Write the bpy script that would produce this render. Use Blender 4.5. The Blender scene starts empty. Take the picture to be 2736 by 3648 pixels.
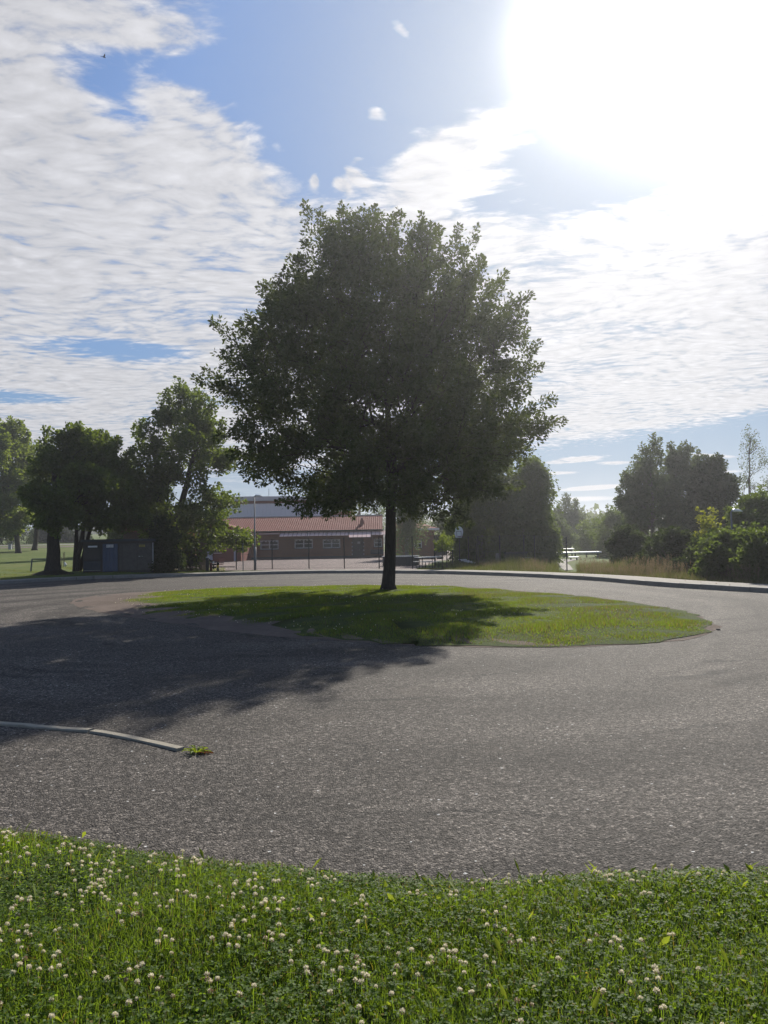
import bpy, math, random
import numpy as np
from mathutils import Vector, Matrix

random.seed(7)
rng = np.random.default_rng(7)
C = bpy.context.scene.collection
S = bpy.context.scene

# ------------------------------------------------------------------ camera
CAM_H = 1.9
FPX = 2809.0            # focal length in photo pixels (photo is 2736 x 3648)
PITCH = math.radians(2.08)
ROLL = math.radians(-1.0)
R = (Matrix.Rotation(math.pi/2 + PITCH, 3, 'X') @ Matrix.Rotation(ROLL, 3, 'Z'))
camd = bpy.data.cameras.new('camera')
camd.sensor_fit = 'VERTICAL'
camd.angle_y = 2*math.atan(1824/FPX)
camd.clip_start = 0.1
camd.clip_end = 6000
cam = bpy.data.objects.new('camera', camd)
cam.matrix_world = Matrix.Translation((0, 0, CAM_H)) @ R.to_4x4()
C.objects.link(cam)
S.camera = cam

def ray(px, py):
    return R @ Vector(((px-1368)/FPX, (1824-py)/FPX, -1.0))
def PD(px, py, d):
    """the point seen at photo pixel (px, py) at distance d along +Y"""
    r = ray(px, py); t = d/r.y
    return Vector((r.x*t, d, CAM_H + r.z*t))
def GP(px, py, z=0.0):
    r = ray(px, py); t = (z-CAM_H)/r.z
    return Vector((r.x*t, r.y*t, z))

# ------------------------------------------------------------------ render settings
S.render.engine = 'CYCLES'
cy = S.cycles
cy.use_denoising = True
try: cy.denoiser = 'OPENIMAGEDENOISE'
except Exception: pass
cy.max_bounces = 6; cy.diffuse_bounces = 3; cy.glossy_bounces = 2
cy.transmission_bounces = 4; cy.transparent_max_bounces = 4; cy.volume_bounces = 0
cy.sample_clamp_indirect = 4.0
S.view_settings.view_transform = 'Standard'
S.view_settings.look = 'None'
S.view_settings.exposure = 0.35
S.view_settings.gamma = 1.0
S.view_settings.use_curve_mapping = False

# ------------------------------------------------------------------ sun
SUN_AZ, SUN_EL = math.radians(16.5), math.radians(31.8)
SD = Vector((math.sin(SUN_AZ)*math.cos(SUN_EL), math.cos(SUN_AZ)*math.cos(SUN_EL), math.sin(SUN_EL)))
sl = bpy.data.lights.new('sun', 'SUN')
sl.energy = 5.0; sl.angle = math.radians(0.55); sl.color = (1.0, 0.94, 0.84)
sun = bpy.data.objects.new('sun', sl)
sun.rotation_euler = (-SD).to_track_quat('-Z', 'Y').to_euler()
sun.location = (20, 40, 60)
C.objects.link(sun)

# ------------------------------------------------------------------ node helpers
class NT:
    def __init__(s, tree): s.t = tree
    def n(s, typ, **kw):
        nd = s.t.nodes.new(typ)
        for k, v in kw.items(): setattr(nd, k, v)
        return nd
    def put(s, sock, v):
        if isinstance(v, bpy.types.NodeSocket): s.t.links.new(v, sock)
        elif v is not None: sock.default_value = v
    def m(s, op, a, b=None, c=None, clamp=False):
        nd = s.n('ShaderNodeMath', operation=op); nd.use_clamp = clamp
        s.put(nd.inputs[0], a)
        if b is not None: s.put(nd.inputs[1], b)
        if c is not None: s.put(nd.inputs[2], c)
        return nd.outputs[0]
    def v(s, op, a, b=None, scale=None):
        nd = s.n('ShaderNodeVectorMath', operation=op)
        s.put(nd.inputs[0], a)
        if b is not None: s.put(nd.inputs[1], b)
        if scale is not None: s.put(nd.inputs['Scale'], scale)
        return nd.outputs['Value'] if op in ('DOT_PRODUCT', 'LENGTH', 'DISTANCE') else nd.outputs['Vector']
    def noise(s, vec, scale, detail=3, rough=0.55, dist=0.0, col=False):
        nd = s.n('ShaderNodeTexNoise'); s.put(nd.inputs['Vector'], vec)
        nd.inputs['Scale'].default_value = scale; nd.inputs['Detail'].default_value = detail
        nd.inputs['Roughness'].default_value = rough; nd.inputs['Distortion'].default_value = dist
        return nd.outputs['Color' if col else 'Fac']
    def vor(s, vec, scale, feature='F1', out='Distance', rand=1.0):
        nd = s.n('ShaderNodeTexVoronoi', feature=feature); s.put(nd.inputs['Vector'], vec)
        nd.inputs['Scale'].default_value = scale; nd.inputs['Randomness'].default_value = rand
        return nd.outputs[out]
    def ramp(s, fac, stops, interp='LINEAR'):
        nd = s.n('ShaderNodeValToRGB'); cr = nd.color_ramp; cr.interpolation = interp
        while len(cr.elements) < len(stops): cr.elements.new(0.5)
        for e, (p, c) in zip(cr.elements, stops):
            e.position = p; e.color = (*c, 1) if len(c) == 3 else c
        s.put(nd.inputs[0], fac)
        return nd.outputs[0]
    def sstep(s, v, a, b, lo=0.0, hi=1.0):
        nd = s.n('ShaderNodeMapRange', interpolation_type='SMOOTHSTEP')
        s.put(nd.inputs[0], v); s.put(nd.inputs[1], a); s.put(nd.inputs[2], b)
        s.put(nd.inputs[3], lo); s.put(nd.inputs[4], hi)
        return nd.outputs[0]
    def mix(s, fac, a, b, blend='MIX'):
        nd = s.n('ShaderNodeMix', data_type='RGBA', blend_type=blend)
        s.put(nd.inputs[0], fac)
        s.put(nd.inputs[6], (*a, 1) if isinstance(a, tuple) and len(a) == 3 else a)
        s.put(nd.inputs[7], (*b, 1) if isinstance(b, tuple) and len(b) == 3 else b)
        return nd.outputs[2]
    def sep(s, vec):
        nd = s.n('ShaderNodeSeparateXYZ'); s.put(nd.inputs[0], vec); return nd.outputs
    def comb(s, x, y, z):
        nd = s.n('ShaderNodeCombineXYZ'); s.put(nd.inputs[0], x); s.put(nd.inputs[1], y); s.put(nd.inputs[2], z)
        return nd.outputs[0]
    def rgb(s, c):
        nd = s.n('ShaderNodeRGB'); nd.outputs[0].default_value = (*c, 1); return nd.outputs[0]

# ------------------------------------------------------------------ world: clear sky plus altocumulus sheet
W = bpy.data.worlds.new('World'); S.world = W; W.use_nodes = True
T = NT(W.node_tree); W.node_tree.nodes.clear()
out = T.n('ShaderNodeOutputWorld'); bg = T.n('ShaderNodeBackground')
T.t.links.new(bg.outputs[0], out.inputs[0])
sky = T.n('ShaderNodeTexSky', sky_type='NISHITA')
sky.sun_disc = False; sky.sun_elevation = SUN_EL; sky.sun_rotation = SUN_AZ
sky.altitude = 100; sky.air_density = 1.0; sky.dust_density = 0.6; sky.ozone_density = 1.6
SKY_STRENGTH = 0.1
tc = T.n('ShaderNodeTexCoord')
D = T.v('NORMALIZE', tc.outputs['Generated'])
dx, dy, dz = T.sep(D)[0:3]
zc = T.m('MAXIMUM', dz, 0.025)
pl = T.comb(T.m('DIVIDE', dx, zc), T.m('DIVIDE', dy, zc), 0.0)   # plane at unit height: true cloud-deck perspective
cosang = T.v('DOT_PRODUCT', D, tuple(SD))
ang = T.m('ARCCOSINE', T.m('MINIMUM', cosang, 1.0))              # radians from the sun
def dirpx(px, py):  # display px (1659 wide) -> unit direction
    r = ray(px*1.6492, py*1.6492); r.normalize(); return r
def blob(x, y, sx, sy, amp, rot=0.0):
    c = dirpx(x, y); k = 1703.0
    side = Vector((c.y, -c.x, 0)).normalized(); up = side.cross(c).normalized()
    u = side*math.cos(rot) + up*math.sin(rot); v = -side*math.sin(rot) + up*math.cos(rot)
    a = T.m('MULTIPLY', T.v('DOT_PRODUCT', T.v('SUBTRACT', D, tuple(c)), tuple(u)), k/sx)
    b = T.m('MULTIPLY', T.v('DOT_PRODUCT', T.v('SUBTRACT', D, tuple(c)), tuple(v)), k/sy)
    q = T.m('ADD', T.m('MULTIPLY', a, a), T.m('MULTIPLY', b, b))
    front = T.m('GREATER_THAN', T.v('DOT_PRODUCT', D, tuple(c)), 0.0)
    g = T.m('EXPONENT', T.m('MULTIPLY', q, -1.0))
    return T.m('MULTIPLY', T.m('MULTIPLY', g, front), amp)
blobs = [
    (0, 420, 420, 420, 0.9), (330, 620, 420, 300, 0.9), (480, 500, 240, 220, 0.75), (40, 130, 190, 150, 0.55),
    (340, 60, 170, 70, 0.75, 0.3), (380, 230, 130, 70, 0.62, -0.5),
    (950, 330, 170, 60, 0.75, 0.3), (1130, 240, 200, 60, 0.65, 0.35), (1000, 430, 170, 60, 0.5), 
    (1250, 640, 620, 230, 1.0), (1600, 560, 300, 220, 0.8), (1300, 850, 600, 130, 0.85, 0.06), (700, 900, 900, 70, 0.35),
    (868, 65, 34, 18, 1.75, -0.6), (808, 245, 34, 20, 1.6), (765, 378, 34, 14, 1.5, -0.6), (738, 398, 22, 12, 1.3, -0.6), (770, 345, 20, 8, 1.2), (680, 390, 10, 14, 1.2), (740, 460, 60, 60, 0.4), 
    (100, 920, 500, 40, 0.75), (60, 960, 700, 30, 0.3),
    # clear gaps
    (650, 140, 170, 260, -1.1), (760, 330, 90, 130, -0.8), (980, 90, 230, 120, -0.9), (1320, 370, 190, 70, -0.42, 0.15), (1040, 440, 60, 22, -0.35, 0.2), 
    (330, 765, 170, 34, -1.0), (30, 860, 170, 20, -1.0), (180, 740, 180, 20, -0.7), (1200, 735, 120, 26, -0.85, 0.1), (1230, 765, 90, 12, -0.3), 
    (1430, 1010, 560, 75, -1.3, 0.05), (1660, 925, 120, 24, -0.7), (200, 160, 120, 60, -0.95), (290, 260, 90, 55, -0.75), (60, 250, 110, 34, -0.4), (320, 135, 150, 32, -0.85), (330, 20, 70, 20, -0.4), (1180, 340, 110, 55, -0.55), (1360, 390, 200, 50, -0.55), (1050, 440, 90, 22, -0.5), (1450, 470, 90, 16, -0.4), (1500, 700, 120, 14, -0.3), (1420, 880, 160, 16, -0.35), (1550, 950, 120, 10, -0.2),
    (1240, 994, 60, 6, 2.3, 0.05), (1330, 1000, 50, 5, 1.9), (1285, 1053, 90, 7, 2.4, 0.04), (1265, 1077, 100, 9, 1.5), (1205, 1022, 60, 5, 2.0), (1540, 1020, 70, 5, 2.0), (1545, 985, 60, 5, 1.9, -0.1),
]
cov = None
for b in blobs:
    g = blob(*b)
    cov = g if cov is None else T.m('ADD', cov, g)
behind = T.sstep(dy, 0.35, -0.1, 0.0, 0.30)     # scattered cloud continues all round
cov = T.m('MINIMUM', T.m('ADD', cov, behind), 0.88)
# warped ripples
warp = T.v('SCALE', T.v('SUBTRACT', T.noise(pl, 0.9, 3, 0.5, col=True), (0.5, 0.5, 0.5)), scale=0.55)
plw = T.v('ADD', pl, warp)
rot = T.n('ShaderNodeMapping'); T.put(rot.inputs[0], plw); rot.inputs['Rotation'].default_value = (0, 0, 0.45); rot.inputs['Scale'].default_value = (0.85, 1.3, 1)
big = T.noise(plw, 1.3, 5, 0.55)
rip = T.noise(rot.outputs[0], 10.5, 4, 0.6, 0.35)
fine = T.noise(rot.outputs[0], 31.0, 4, 0.65, 0.2)
pvn = T.n('ShaderNodeTexVoronoi', feature='SMOOTH_F1'); T.put(pvn.inputs['Vector'], T.v('ADD', rot.outputs[0], T.v('SCALE', T.noise(rot.outputs[0], 6.0, 3, 0.6, col=True), scale=0.16))); pvn.inputs['Scale'].default_value = 13.0; pvn.inputs['Smoothness'].default_value = 0.6
puff = T.m('SUBTRACT', 0.42, pvn.outputs['Distance'])
tex = T.m('ADD', T.m('MULTIPLY', T.m('SUBTRACT', big, 0.5), 1.7), T.m('ADD', T.m('MULTIPLY', T.m('SUBTRACT', rip, 0.5), 1.0), T.m('ADD', T.m('MULTIPLY', T.m('SUBTRACT', fine, 0.5), 0.6), T.m('MULTIPLY', puff, 0.7))))
tex = T.m('MULTIPLY', tex, T.sstep(dz, 0.03, 0.10))
raw = T.m('ADD', cov, tex)
dens = T.sstep(raw, 0.14, 0.86)
thick = T.sstep(raw, 0.55, 1.5)
# cloud radiance: lit from behind, so thin parts glow and thick cores are greyer; brightens toward the sun
texs = T.m('ADD', T.m('MULTIPLY', T.m('SUBTRACT', rip, 0.5), 2.2), T.m('ADD', T.m('MULTIPLY', T.m('SUBTRACT', big, 0.5), 1.5), T.m('ADD', T.m('MULTIPLY', T.m('SUBTRACT', fine, 0.5), 1.1), T.m('MULTIPLY', puff, 1.5))))
shade = T.m('ADD', 0.97, T.m('MULTIPLY', T.m('MULTIPLY', texs, T.sstep(dz, 0.03, 0.12)), 0.27))
shade = T.m('SUBTRACT', shade, T.m('MULTIPLY', thick, 0.10))
aur = T.m('ADD', T.m('MULTIPLY', T.m('EXPONENT', T.m('MULTIPLY', ang, -3.6)), 0.12), 0.51)
CL = T.m('MULTIPLY', T.m('MULTIPLY', shade, aur), 10.2)
ccol = T.v('SCALE', (0.985, 0.985, 1.03), scale=CL)
# clear sky
hz_ = T.sstep(dz, 0.30, 0.0)
lum = T.v('DOT_PRODUCT', sky.outputs[0], (0.3, 0.5, 0.2))
skyc = T.mix(1.0, sky.outputs[0], (0.50, 0.66, 0.86), 'MULTIPLY')
skyc = T.v('SCALE', skyc, scale=T.m('DIVIDE', 1.0, T.m('ADD', 1.0, T.m('MULTIPLY', T.m('MAXIMUM', T.m('SUBTRACT', lum, 4.0), 0.0), 0.24))))
skyc = T.mix(T.m('MULTIPLY', hz_, 0.85), skyc, T.mix(T.sstep(dz, 0.0, 0.16), (3.1, 3.75, 4.6), (1.75, 2.9, 4.6)))
mixc = T.mix(T.m('MULTIPLY', dens, 0.96), skyc, ccol)
# circumsolar glow of thin high cloud around the (out of frame) sun
glow = T.m('ADD', T.m('MULTIPLY', T.m('EXPONENT', T.m('MULTIPLY', T.m('MULTIPLY', ang, ang), -330.0)), 50.0),
           T.m('MULTIPLY', T.m('EXPONENT', T.m('MULTIPLY', ang, -6.0)), 2.4))
glow = T.m('ADD', glow, T.m('ADD', blob(1520, 20, 170, 190, 9.0), blob(1640, 130, 170, 170, 6.0)))   # bright patches added right of the sun, painting its glare wider
glc = T.v('SCALE', (1.0, 0.985, 0.95), scale=glow)
total = T.v('ADD', mixc, glc)
below = T.sstep(dz, -0.03, 0.0)
total = T.mix(below, (0.8, 0.8, 0.75), total)
T.put(bg.inputs[0], total); bg.inputs[1].default_value = SKY_STRENGTH
W.cycles.sampling_method = 'MANUAL'; W.cycles.sample_map_resolution = 512

# ------------------------------------------------------------------ materials
def newmat(name):
    m = bpy.data.materials.new(name); m.use_nodes = True
    t = NT(m.node_tree); b = m.node_tree.nodes['Principled BSDF']
    return m, t, b
def setb(b, **kw):
    for k, v in kw.items():
        s = b.inputs[k]
        if isinstance(v, bpy.types.NodeSocket): b.id_data.links.new(v, s)
        else: s.default_value = v
def c4(c): return (*c, 1)
def bump(t, b, h, strength=0.5, dist=0.01):
    nd = t.n('ShaderNodeBump'); nd.inputs['Strength'].default_value = strength; nd.inputs['Distance'].default_value = dist
    t.put(nd.inputs['Height'], h); t.t.links.new(nd.outputs[0], b.inputs['Normal'])
def wpos(t):
    return t.n('ShaderNodeNewGeometry').outputs['Position']
def opos(t):
    return t.n('ShaderNodeTexCoord').outputs['Object']

def plain(name, col, rough=0.7, metal=0.0, var=0.15, scale=3.0, bmp=0.0):
    m, t, b = newmat(name)
    p = opos(t)
    n = t.noise(p, scale, 5, 0.6)
    k = t.m('ADD', 1-var, t.m('MULTIPLY', n, 2*var))
    cc = t.v('SCALE', t.rgb(col), scale=k)
    setb(b, **{'Base Color': cc, 'Roughness': rough, 'Metallic': metal, 'Specular IOR Level': 0.25})
    if bmp: bump(t, b, t.noise(p, scale*12, 4), bmp, 0.01)
    return m

def mat_asphalt(name, cs, tint, spec=0.12, speck=True):
    m, t, b = newmat(name)
    p = wpos(t)
    v = t.n('ShaderNodeTexVoronoi'); t.put(v.inputs['Vector'], p); v.inputs['Scale'].default_value = cs
    v2 = t.n('ShaderNodeTexVoronoi'); t.put(v2.inputs['Vector'], p); v2.inputs['Scale'].default_value = cs*0.45
    r1 = t.sep(v.outputs['Color'])[0]; r2 = t.sep(v2.outputs['Color'])[1]; r3 = t.sep(v2.outputs['Color'])[0]
    base = t.ramp(r1, [(0, tuple(0.30*c for c in tint)), (0.5, tuple(0.85*c for c in tint)), (0.85, tuple(1.5*c for c in tint)), (1, tuple(2.8*c for c in tint))])
    base = t.v('SCALE', base, scale=t.m('ADD', 0.62, t.m('MULTIPLY', t.m('POWER', r3, 2.0), 1.1)))
    mott = t.noise(p, 0.55, 5, 0.6); mott2 = t.noise(p, 7.0, 5, 0.7)
    k = t.m('ADD', 0.12, t.m('ADD', t.m('MULTIPLY', mott, 1.0), t.m('MULTIPLY', mott2, 0.75)))
    col = t.v('SCALE', base, scale=k)
    x, y, z = t.sep(p)[0:3]
    # worn circular wheel tracks round the island, faint and broken
    dd = t.m('SQRT', t.m('ADD', t.m('POWER', t.m('ADD', x, 1.8), 2.0), t.m('POWER', t.m('SUBTRACT', y, 23.5), 2.0)))
    ddn = t.m('ADD', dd, t.m('MULTIPLY', t.noise(p, 0.22, 4), 3.4))
    wv = t.m('SINE', t.m('MULTIPLY', ddn, 2.6))
    wv = t.m('MULTIPLY', wv, t.sstep(t.noise(p, 0.12, 2), 0.40, 0.60))
    wv2 = t.m('MULTIPLY', t.m('SINE', t.m('MULTIPLY', ddn, 9.0)), t.sstep(t.noise(p, 0.3, 2), 0.5, 0.66))
    col = t.v('SCALE', col, scale=t.m('ADD', 1.0, t.m('ADD', t.m('MULTIPLY', wv, 0.30), t.m('MULTIPLY', wv2, 0.24))))
    # scattered dust drifts and dark tar seams
    dust = t.sstep(t.noise(p, 0.8, 6, 0.6, 0.6), 0.56, 0.74)
    col = t.mix(t.m('MULTIPLY', dust, 0.5), col, (0.125, 0.105, 0.085))
    def seam_(r0, w, amt, n1):
        q = t.m('ABSOLUTE', t.m('SUBTRACT', t.m('ADD', dd, t.m('MULTIPLY', t.noise(p, 0.35, 6, 0.7), 1.6)), r0))
        return t.m('MULTIPLY', t.m('MULTIPLY', t.sstep(q, w, w*.2), t.sstep(t.noise(p, n1, 4), 0.47, 0.60)), amt)
    for r0, w, amt, n1 in ((14.9, .10, .6, .5), (12.4, .14, .45, .4), (17.2, .10, .5, .45), (18.9, .16, .4, .35)):
        col = t.mix(seam_(r0, w, amt, n1), col, (0.014, 0.014, 0.014))
    if speck:
        ve_ = t.vor(t.v('ADD', p, t.v('SCALE', t.noise(p, 1.2, 4, 0.7, col=True), scale=0.9)), 0.30, 'DISTANCE_TO_EDGE')
        ck = t.m('MULTIPLY', t.sstep(ve_, 0.010, 0.002), t.sstep(t.noise(p, 0.25, 2), 0.52, 0.60))
        col = t.mix(t.m('MULTIPLY', ck, 0.7), col, (0.012, 0.012, 0.012))
    rough = t.m('ADD', 0.66, t.m('MULTIPLY', mott2, 0.2))
    if speck:
        sp = t.m('GREATER_THAN', r2, 0.984)
        near = t.m('LESS_THAN', v2.outputs['Distance'], t.m('MULTIPLY', r3, 0.42))
        sp = t.m('MULTIPLY', sp, near)
        col = t.mix(sp, col, (0.6, 0.59, 0.56))  # glints of sparkling stones, painted into the colour as pale specks
    setb(b, **{'Base Color': col, 'Roughness': rough, 'Specular IOR Level': spec})
    h = t.m('ADD', t.m('MULTIPLY', t.m('SUBTRACT', 1.0, v.outputs['Distance']), 1.0), t.m('ADD', t.m('MULTIPLY', r1, 0.8), t.m('MULTIPLY', mott2, 2.0)))
    bump(t, b, h, 0.9, 0.010)
    return m

M = {}
M['asphalt'] = mat_asphalt('asphalt', 78, (0.088, 0.077, 0.066))
M['playasphalt'] = mat_asphalt('playground asphalt', 30, (0.16, 0.118, 0.108), speck=False)
M['pave'] = plain('worn pavement', (0.20, 0.18, 0.155), 0.85, 0, 0.3, 1.2, 0.3)
M['granite'] = plain('kerb granite', (0.24, 0.225, 0.20), 0.8, 0, 0.35, 6, 0.5)
M['edging'] = plain('pale edging stone', (0.33, 0.295, 0.23), 0.85, 0, 0.3, 14, 0.6)

def mat_ground(name, cols, sc=(0.15, 2.2, 30)):
    m, t, b = newmat(name)
    p = wpos(t)
    n = t.m('ADD', t.m('MULTIPLY', t.noise(p, sc[0], 4), 0.45), t.m('ADD', t.m('MULTIPLY', t.noise(p, sc[1], 5, 0.6), 0.35), t.m('MULTIPLY', t.noise(p, sc[2], 3, 0.7), 0.20)))
    col = t.ramp(n, [(0.32, cols[0]), (0.5, cols[1]), (0.66, cols[2])])
    setb(b, **{'Base Color': col, 'Roughness': 0.95, 'Specular IOR Level': 0.15})
    bump(t, b, t.noise(p, sc[2], 4, 0.7), 0.8, 0.05)
    return m
M['turf'] = mat_ground('turf soil', [(0.030, 0.045, 0.009), (0.050, 0.075, 0.014), (0.085, 0.10, 0.025)])
M['lawn'] = mat_ground('far lawn', [(0.045, 0.075, 0.014), (0.085, 0.12, 0.02), (0.15, 0.15, 0.04)], (0.06, 0.8, 9))
M['soil'] = mat_ground('gravelly soil', [(0.11, 0.085, 0.066), (0.17, 0.13, 0.105), (0.23, 0.18, 0.15)], (0.5, 6, 60))
M['dirt'] = mat_ground('dark earth', [(0.03, 0.022, 0.015), (0.05, 0.038, 0.025), (0.07, 0.06, 0.03)], (0.5, 6, 60))

def mat_leaf(name, dark, light, trans, tr=0.45, rough=0.6, spread=1.0, yellow=0.0):
    m = bpy.data.materials.new(name); m.use_nodes = True; t = NT(m.node_tree)
    m.node_tree.nodes.clear()
    o = t.n('ShaderNodeOutputMaterial')
    g = t.n('ShaderNodeNewGeometry')
    n = t.noise(g.outputs['Position'], 0.9*spread, 2)
    f = t.m('ADD', t.m('MULTIPLY', g.outputs['Random Per Island'], 0.6), t.m('MULTIPLY', n, 0.4))
    col = t.mix(f, dark, light)
    tcol = t.mix(f, tuple(0.7*c for c in trans), trans)
    if yellow:
        y = t.m('GREATER_THAN', g.outputs['Random Per Island'], 1-yellow)
        col = t.mix(y, col, (0.22, 0.17, 0.03)); tcol = t.mix(y, tcol, (0.4, 0.3, 0.04))
    p = t.n('ShaderNodeBsdfPrincipled'); t.put(p.inputs['Base Color'], col); p.inputs['Roughness'].default_value = rough
    p.inputs['Specular IOR Level'].default_value = 0.22
    tl = t.n('ShaderNodeBsdfTranslucent'); t.put(tl.inputs['Color'], tcol)
    mx = t.n('ShaderNodeMixShader'); mx.inputs[0].default_value = tr
    t.t.links.new(p.outputs[0], mx.inputs[1]); t.t.links.new(tl.outputs[0], mx.inputs[2])
    t.t.links.new(mx.outputs[0], o.inputs[0])
    return m
M['oakleaf'] = mat_leaf('oak leaves', (0.024, 0.040, 0.013), (0.052, 0.078, 0.022), (0.17, 0.22, 0.03), 0.30)
M['mapleleaf'] = mat_leaf('maple leaves', (0.026, 0.052, 0.012), (0.075, 0.115, 0.022), (0.24, 0.32, 0.03), 0.38)
M['lightleaf'] = mat_leaf('light maple leaves', (0.05, 0.10, 0.016), (0.12, 0.17, 0.03), (0.32, 0.40, 0.04), 0.42)
M['birchleaf'] = mat_leaf('birch leaves', (0.026, 0.048, 0.014), (0.070, 0.105, 0.026), (0.22, 0.30, 0.04), 0.38)
M['greyleaf'] = mat_leaf('grey green leaves', (0.036, 0.054, 0.026), (0.085, 0.110, 0.052), (0.20, 0.26, 0.08), 0.38)
M['darkleaf'] = mat_leaf('dark shrub leaves', (0.018, 0.032, 0.012), (0.040, 0.062, 0.020), (0.09, 0.13, 0.02), 0.3)
M['yellowleaf'] = mat_leaf('yellow green leaves', (0.06, 0.10, 0.015), (0.20, 0.22, 0.03), (0.40, 0.42, 0.04), 0.45)
M['grass'] = mat_leaf('grass blades', (0.028, 0.060, 0.008), (0.098, 0.155, 0.018), (0.31, 0.45, 0.03), 0.45, 0.62, 3, 0.04)
M['islegrass'] = mat_leaf('island grass', (0.045, 0.070, 0.012), (0.105, 0.130, 0.022), (0.27, 0.33, 0.035), 0.45, 0.5, 0.6, 0.06)
M['clover'] = mat_leaf('clover leaves', (0.028, 0.064, 0.008), (0.105, 0.175, 0.018), (0.34, 0.50, 0.03), 0.45, 0.62, 3, 0.03)
M['broadleaf'] = mat_leaf('broad weed leaves', (0.10, 0.16, 0.015), (0.20, 0.26, 0.03), (0.42, 0.50, 0.04), 0.45, 0.62, 3)
M['dry'] = mat_leaf('dry grass', (0.11, 0.08, 0.045), (0.22, 0.165, 0.095), (0.30, 0.23, 0.13), 0.4, 0.7, 1)
M['meadow'] = mat_leaf('meadow grass', (0.035, 0.05, 0.012), (0.085, 0.095, 0.028), (0.20, 0.22, 0.05), 0.42, 0.6, 1)
M['petal'] = mat_leaf('clover petals', (0.74, 0.67, 0.50), (0.90, 0.85, 0.70), (0.88, 0.80, 0.58), 0.5, 0.6, 5)
M['petalbrown'] = mat_leaf('faded petals', (0.30, 0.19, 0.10), (0.48, 0.33, 0.20), (0.36, 0.24, 0.12), 0.2, 0.7, 5)
M['deadleaf'] = mat_leaf('brown dead leaves', (0.20, 0.075, 0.03), (0.34, 0.13, 0.05), (0.3, 0.12, 0.04), 0.3, 0.7, 5)

def mat_bark(name, a, b_):
    m, t, b = newmat(name)
    p = opos(t)
    mp = t.n('ShaderNodeMapping'); t.put(mp.inputs[0], p); mp.inputs['Scale'].default_value = (14, 14, 3)
    n = t.noise(mp.outputs[0], 1.5, 6, 0.65, 0.5)
    setb(b, **{'Base Color': t.ramp(n, [(0.3, a), (0.7, b_)]), 'Roughness': 0.95, 'Specular IOR Level': 0.2})
    bump(t, b, n, 0.9, 0.03)
    return m
M['bark'] = mat_bark('grey brown bark', (0.035, 0.028, 0.022), (0.105, 0.088, 0.07))
M['birchbark'] = mat_bark('pale bark', (0.08, 0.07, 0.06), (0.25, 0.23, 0.20))
M['darkbark'] = mat_bark('dark bark', (0.022, 0.018, 0.014), (0.065, 0.052, 0.042))

def mat_brick(name, a, b_, mortar):
    m, t, b = newmat(name)
    p = opos(t); x, y, z = t.sep(p)[0:3]
    v = t.comb(t.m('ADD', x, y), z, 0.0)
    br = t.n('ShaderNodeTexBrick'); t.put(br.inputs['Vector'], v)
    br.inputs['Scale'].default_value = 4.0; br.inputs['Mortar Size'].default_value = 0.018
    br.inputs['Color1'].default_value = c4(a); br.inputs['Color2'].default_value = c4(b_); br.inputs['Mortar'].default_value = c4(mortar)
    n = t.noise(p, 0.6, 5, 0.6)
    col = t.v('SCALE', br.outputs[0], scale=t.m('ADD', 0.75, t.m('MULTIPLY', n, 0.5)))
    setb(b, **{'Base Color': col, 'Roughness': 0.9, 'Specular IOR Level': 0.2})
    return m
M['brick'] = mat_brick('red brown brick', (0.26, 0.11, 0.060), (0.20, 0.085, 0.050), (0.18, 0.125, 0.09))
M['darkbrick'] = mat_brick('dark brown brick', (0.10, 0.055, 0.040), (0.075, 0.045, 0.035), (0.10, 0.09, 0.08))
M['tile'] = plain('red roof tile', (0.185, 0.034, 0.022), 0.85, 0, 0.25, 2.5, 0.3)
M['ridge'] = plain('ridge mortar', (0.36, 0.30, 0.26), 0.9)
M['sheet'] = plain('pinkish metal sheet', (0.66, 0.47, 0.43), 0.35, 0.0, 0.12, 1.5)
M['gutter'] = plain('black gutter', (0.018, 0.017, 0.018), 0.5)
M['white'] = plain('white paint', (0.74, 0.73, 0.72), 0.5, 0, 0.06, 4)
M['cladding'] = plain('white metal cladding', (0.80, 0.80, 0.80), 0.55, 0, 0.06, 1)
M['fascia'] = plain('pale grey fascia', (0.52, 0.52, 0.52), 0.5, 0, 0.1, 1)
M['lilac'] = plain('grey lilac trim', (0.42, 0.40, 0.46), 0.6, 0, 0.1)
M['orange'] = plain('orange painted wood', (0.52, 0.26, 0.10), 0.7, 0, 0.12, 3)
M['redwood'] = plain('red brown boards', (0.20, 0.062, 0.045), 0.8, 0, 0.2, 3)
M['doorblue'] = plain('blue painted sheet door', (0.075, 0.10, 0.155), 0.5, 0, 0.12, 3)
M['slate'] = plain('dark slate panel', (0.055, 0.062, 0.07), 0.8, 0, 0.25, 3)
M['stain'] = plain('stained dark panel', (0.095, 0.088, 0.080), 0.85, 0, 0.55, 4)
M['shedwall'] = plain('dark brown shed board', (0.075, 0.068, 0.062), 0.85, 0, 0.3, 3)
M['doordark'] = plain('dark violet door', (0.05, 0.042, 0.055), 0.5, 0, 0.2, 3)
M['metal'] = plain('galvanised steel', (0.33, 0.34, 0.35), 0.45, 0.6, 0.15, 5)
M['darkmetal'] = plain('dark green steel', (0.028, 0.032, 0.032), 0.5, 0.2, 0.15, 5)
M['greypole'] = plain('grey pole paint', (0.16, 0.17, 0.18), 0.5, 0.1, 0.12, 5)
M['wire'] = plain('fence wire', (0.10, 0.11, 0.11), 0.5, 0.6, 0.1, 5)
M['yellow'] = plain('yellow paint', (0.60, 0.36, 0.03), 0.5, 0, 0.1, 5)
M['signyellow'] = plain('dull yellow sign', (0.34, 0.27, 0.05), 0.6, 0, 0.1, 5)
M['black'] = plain('black rubber', (0.012, 0.012, 0.013), 0.6)
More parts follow.
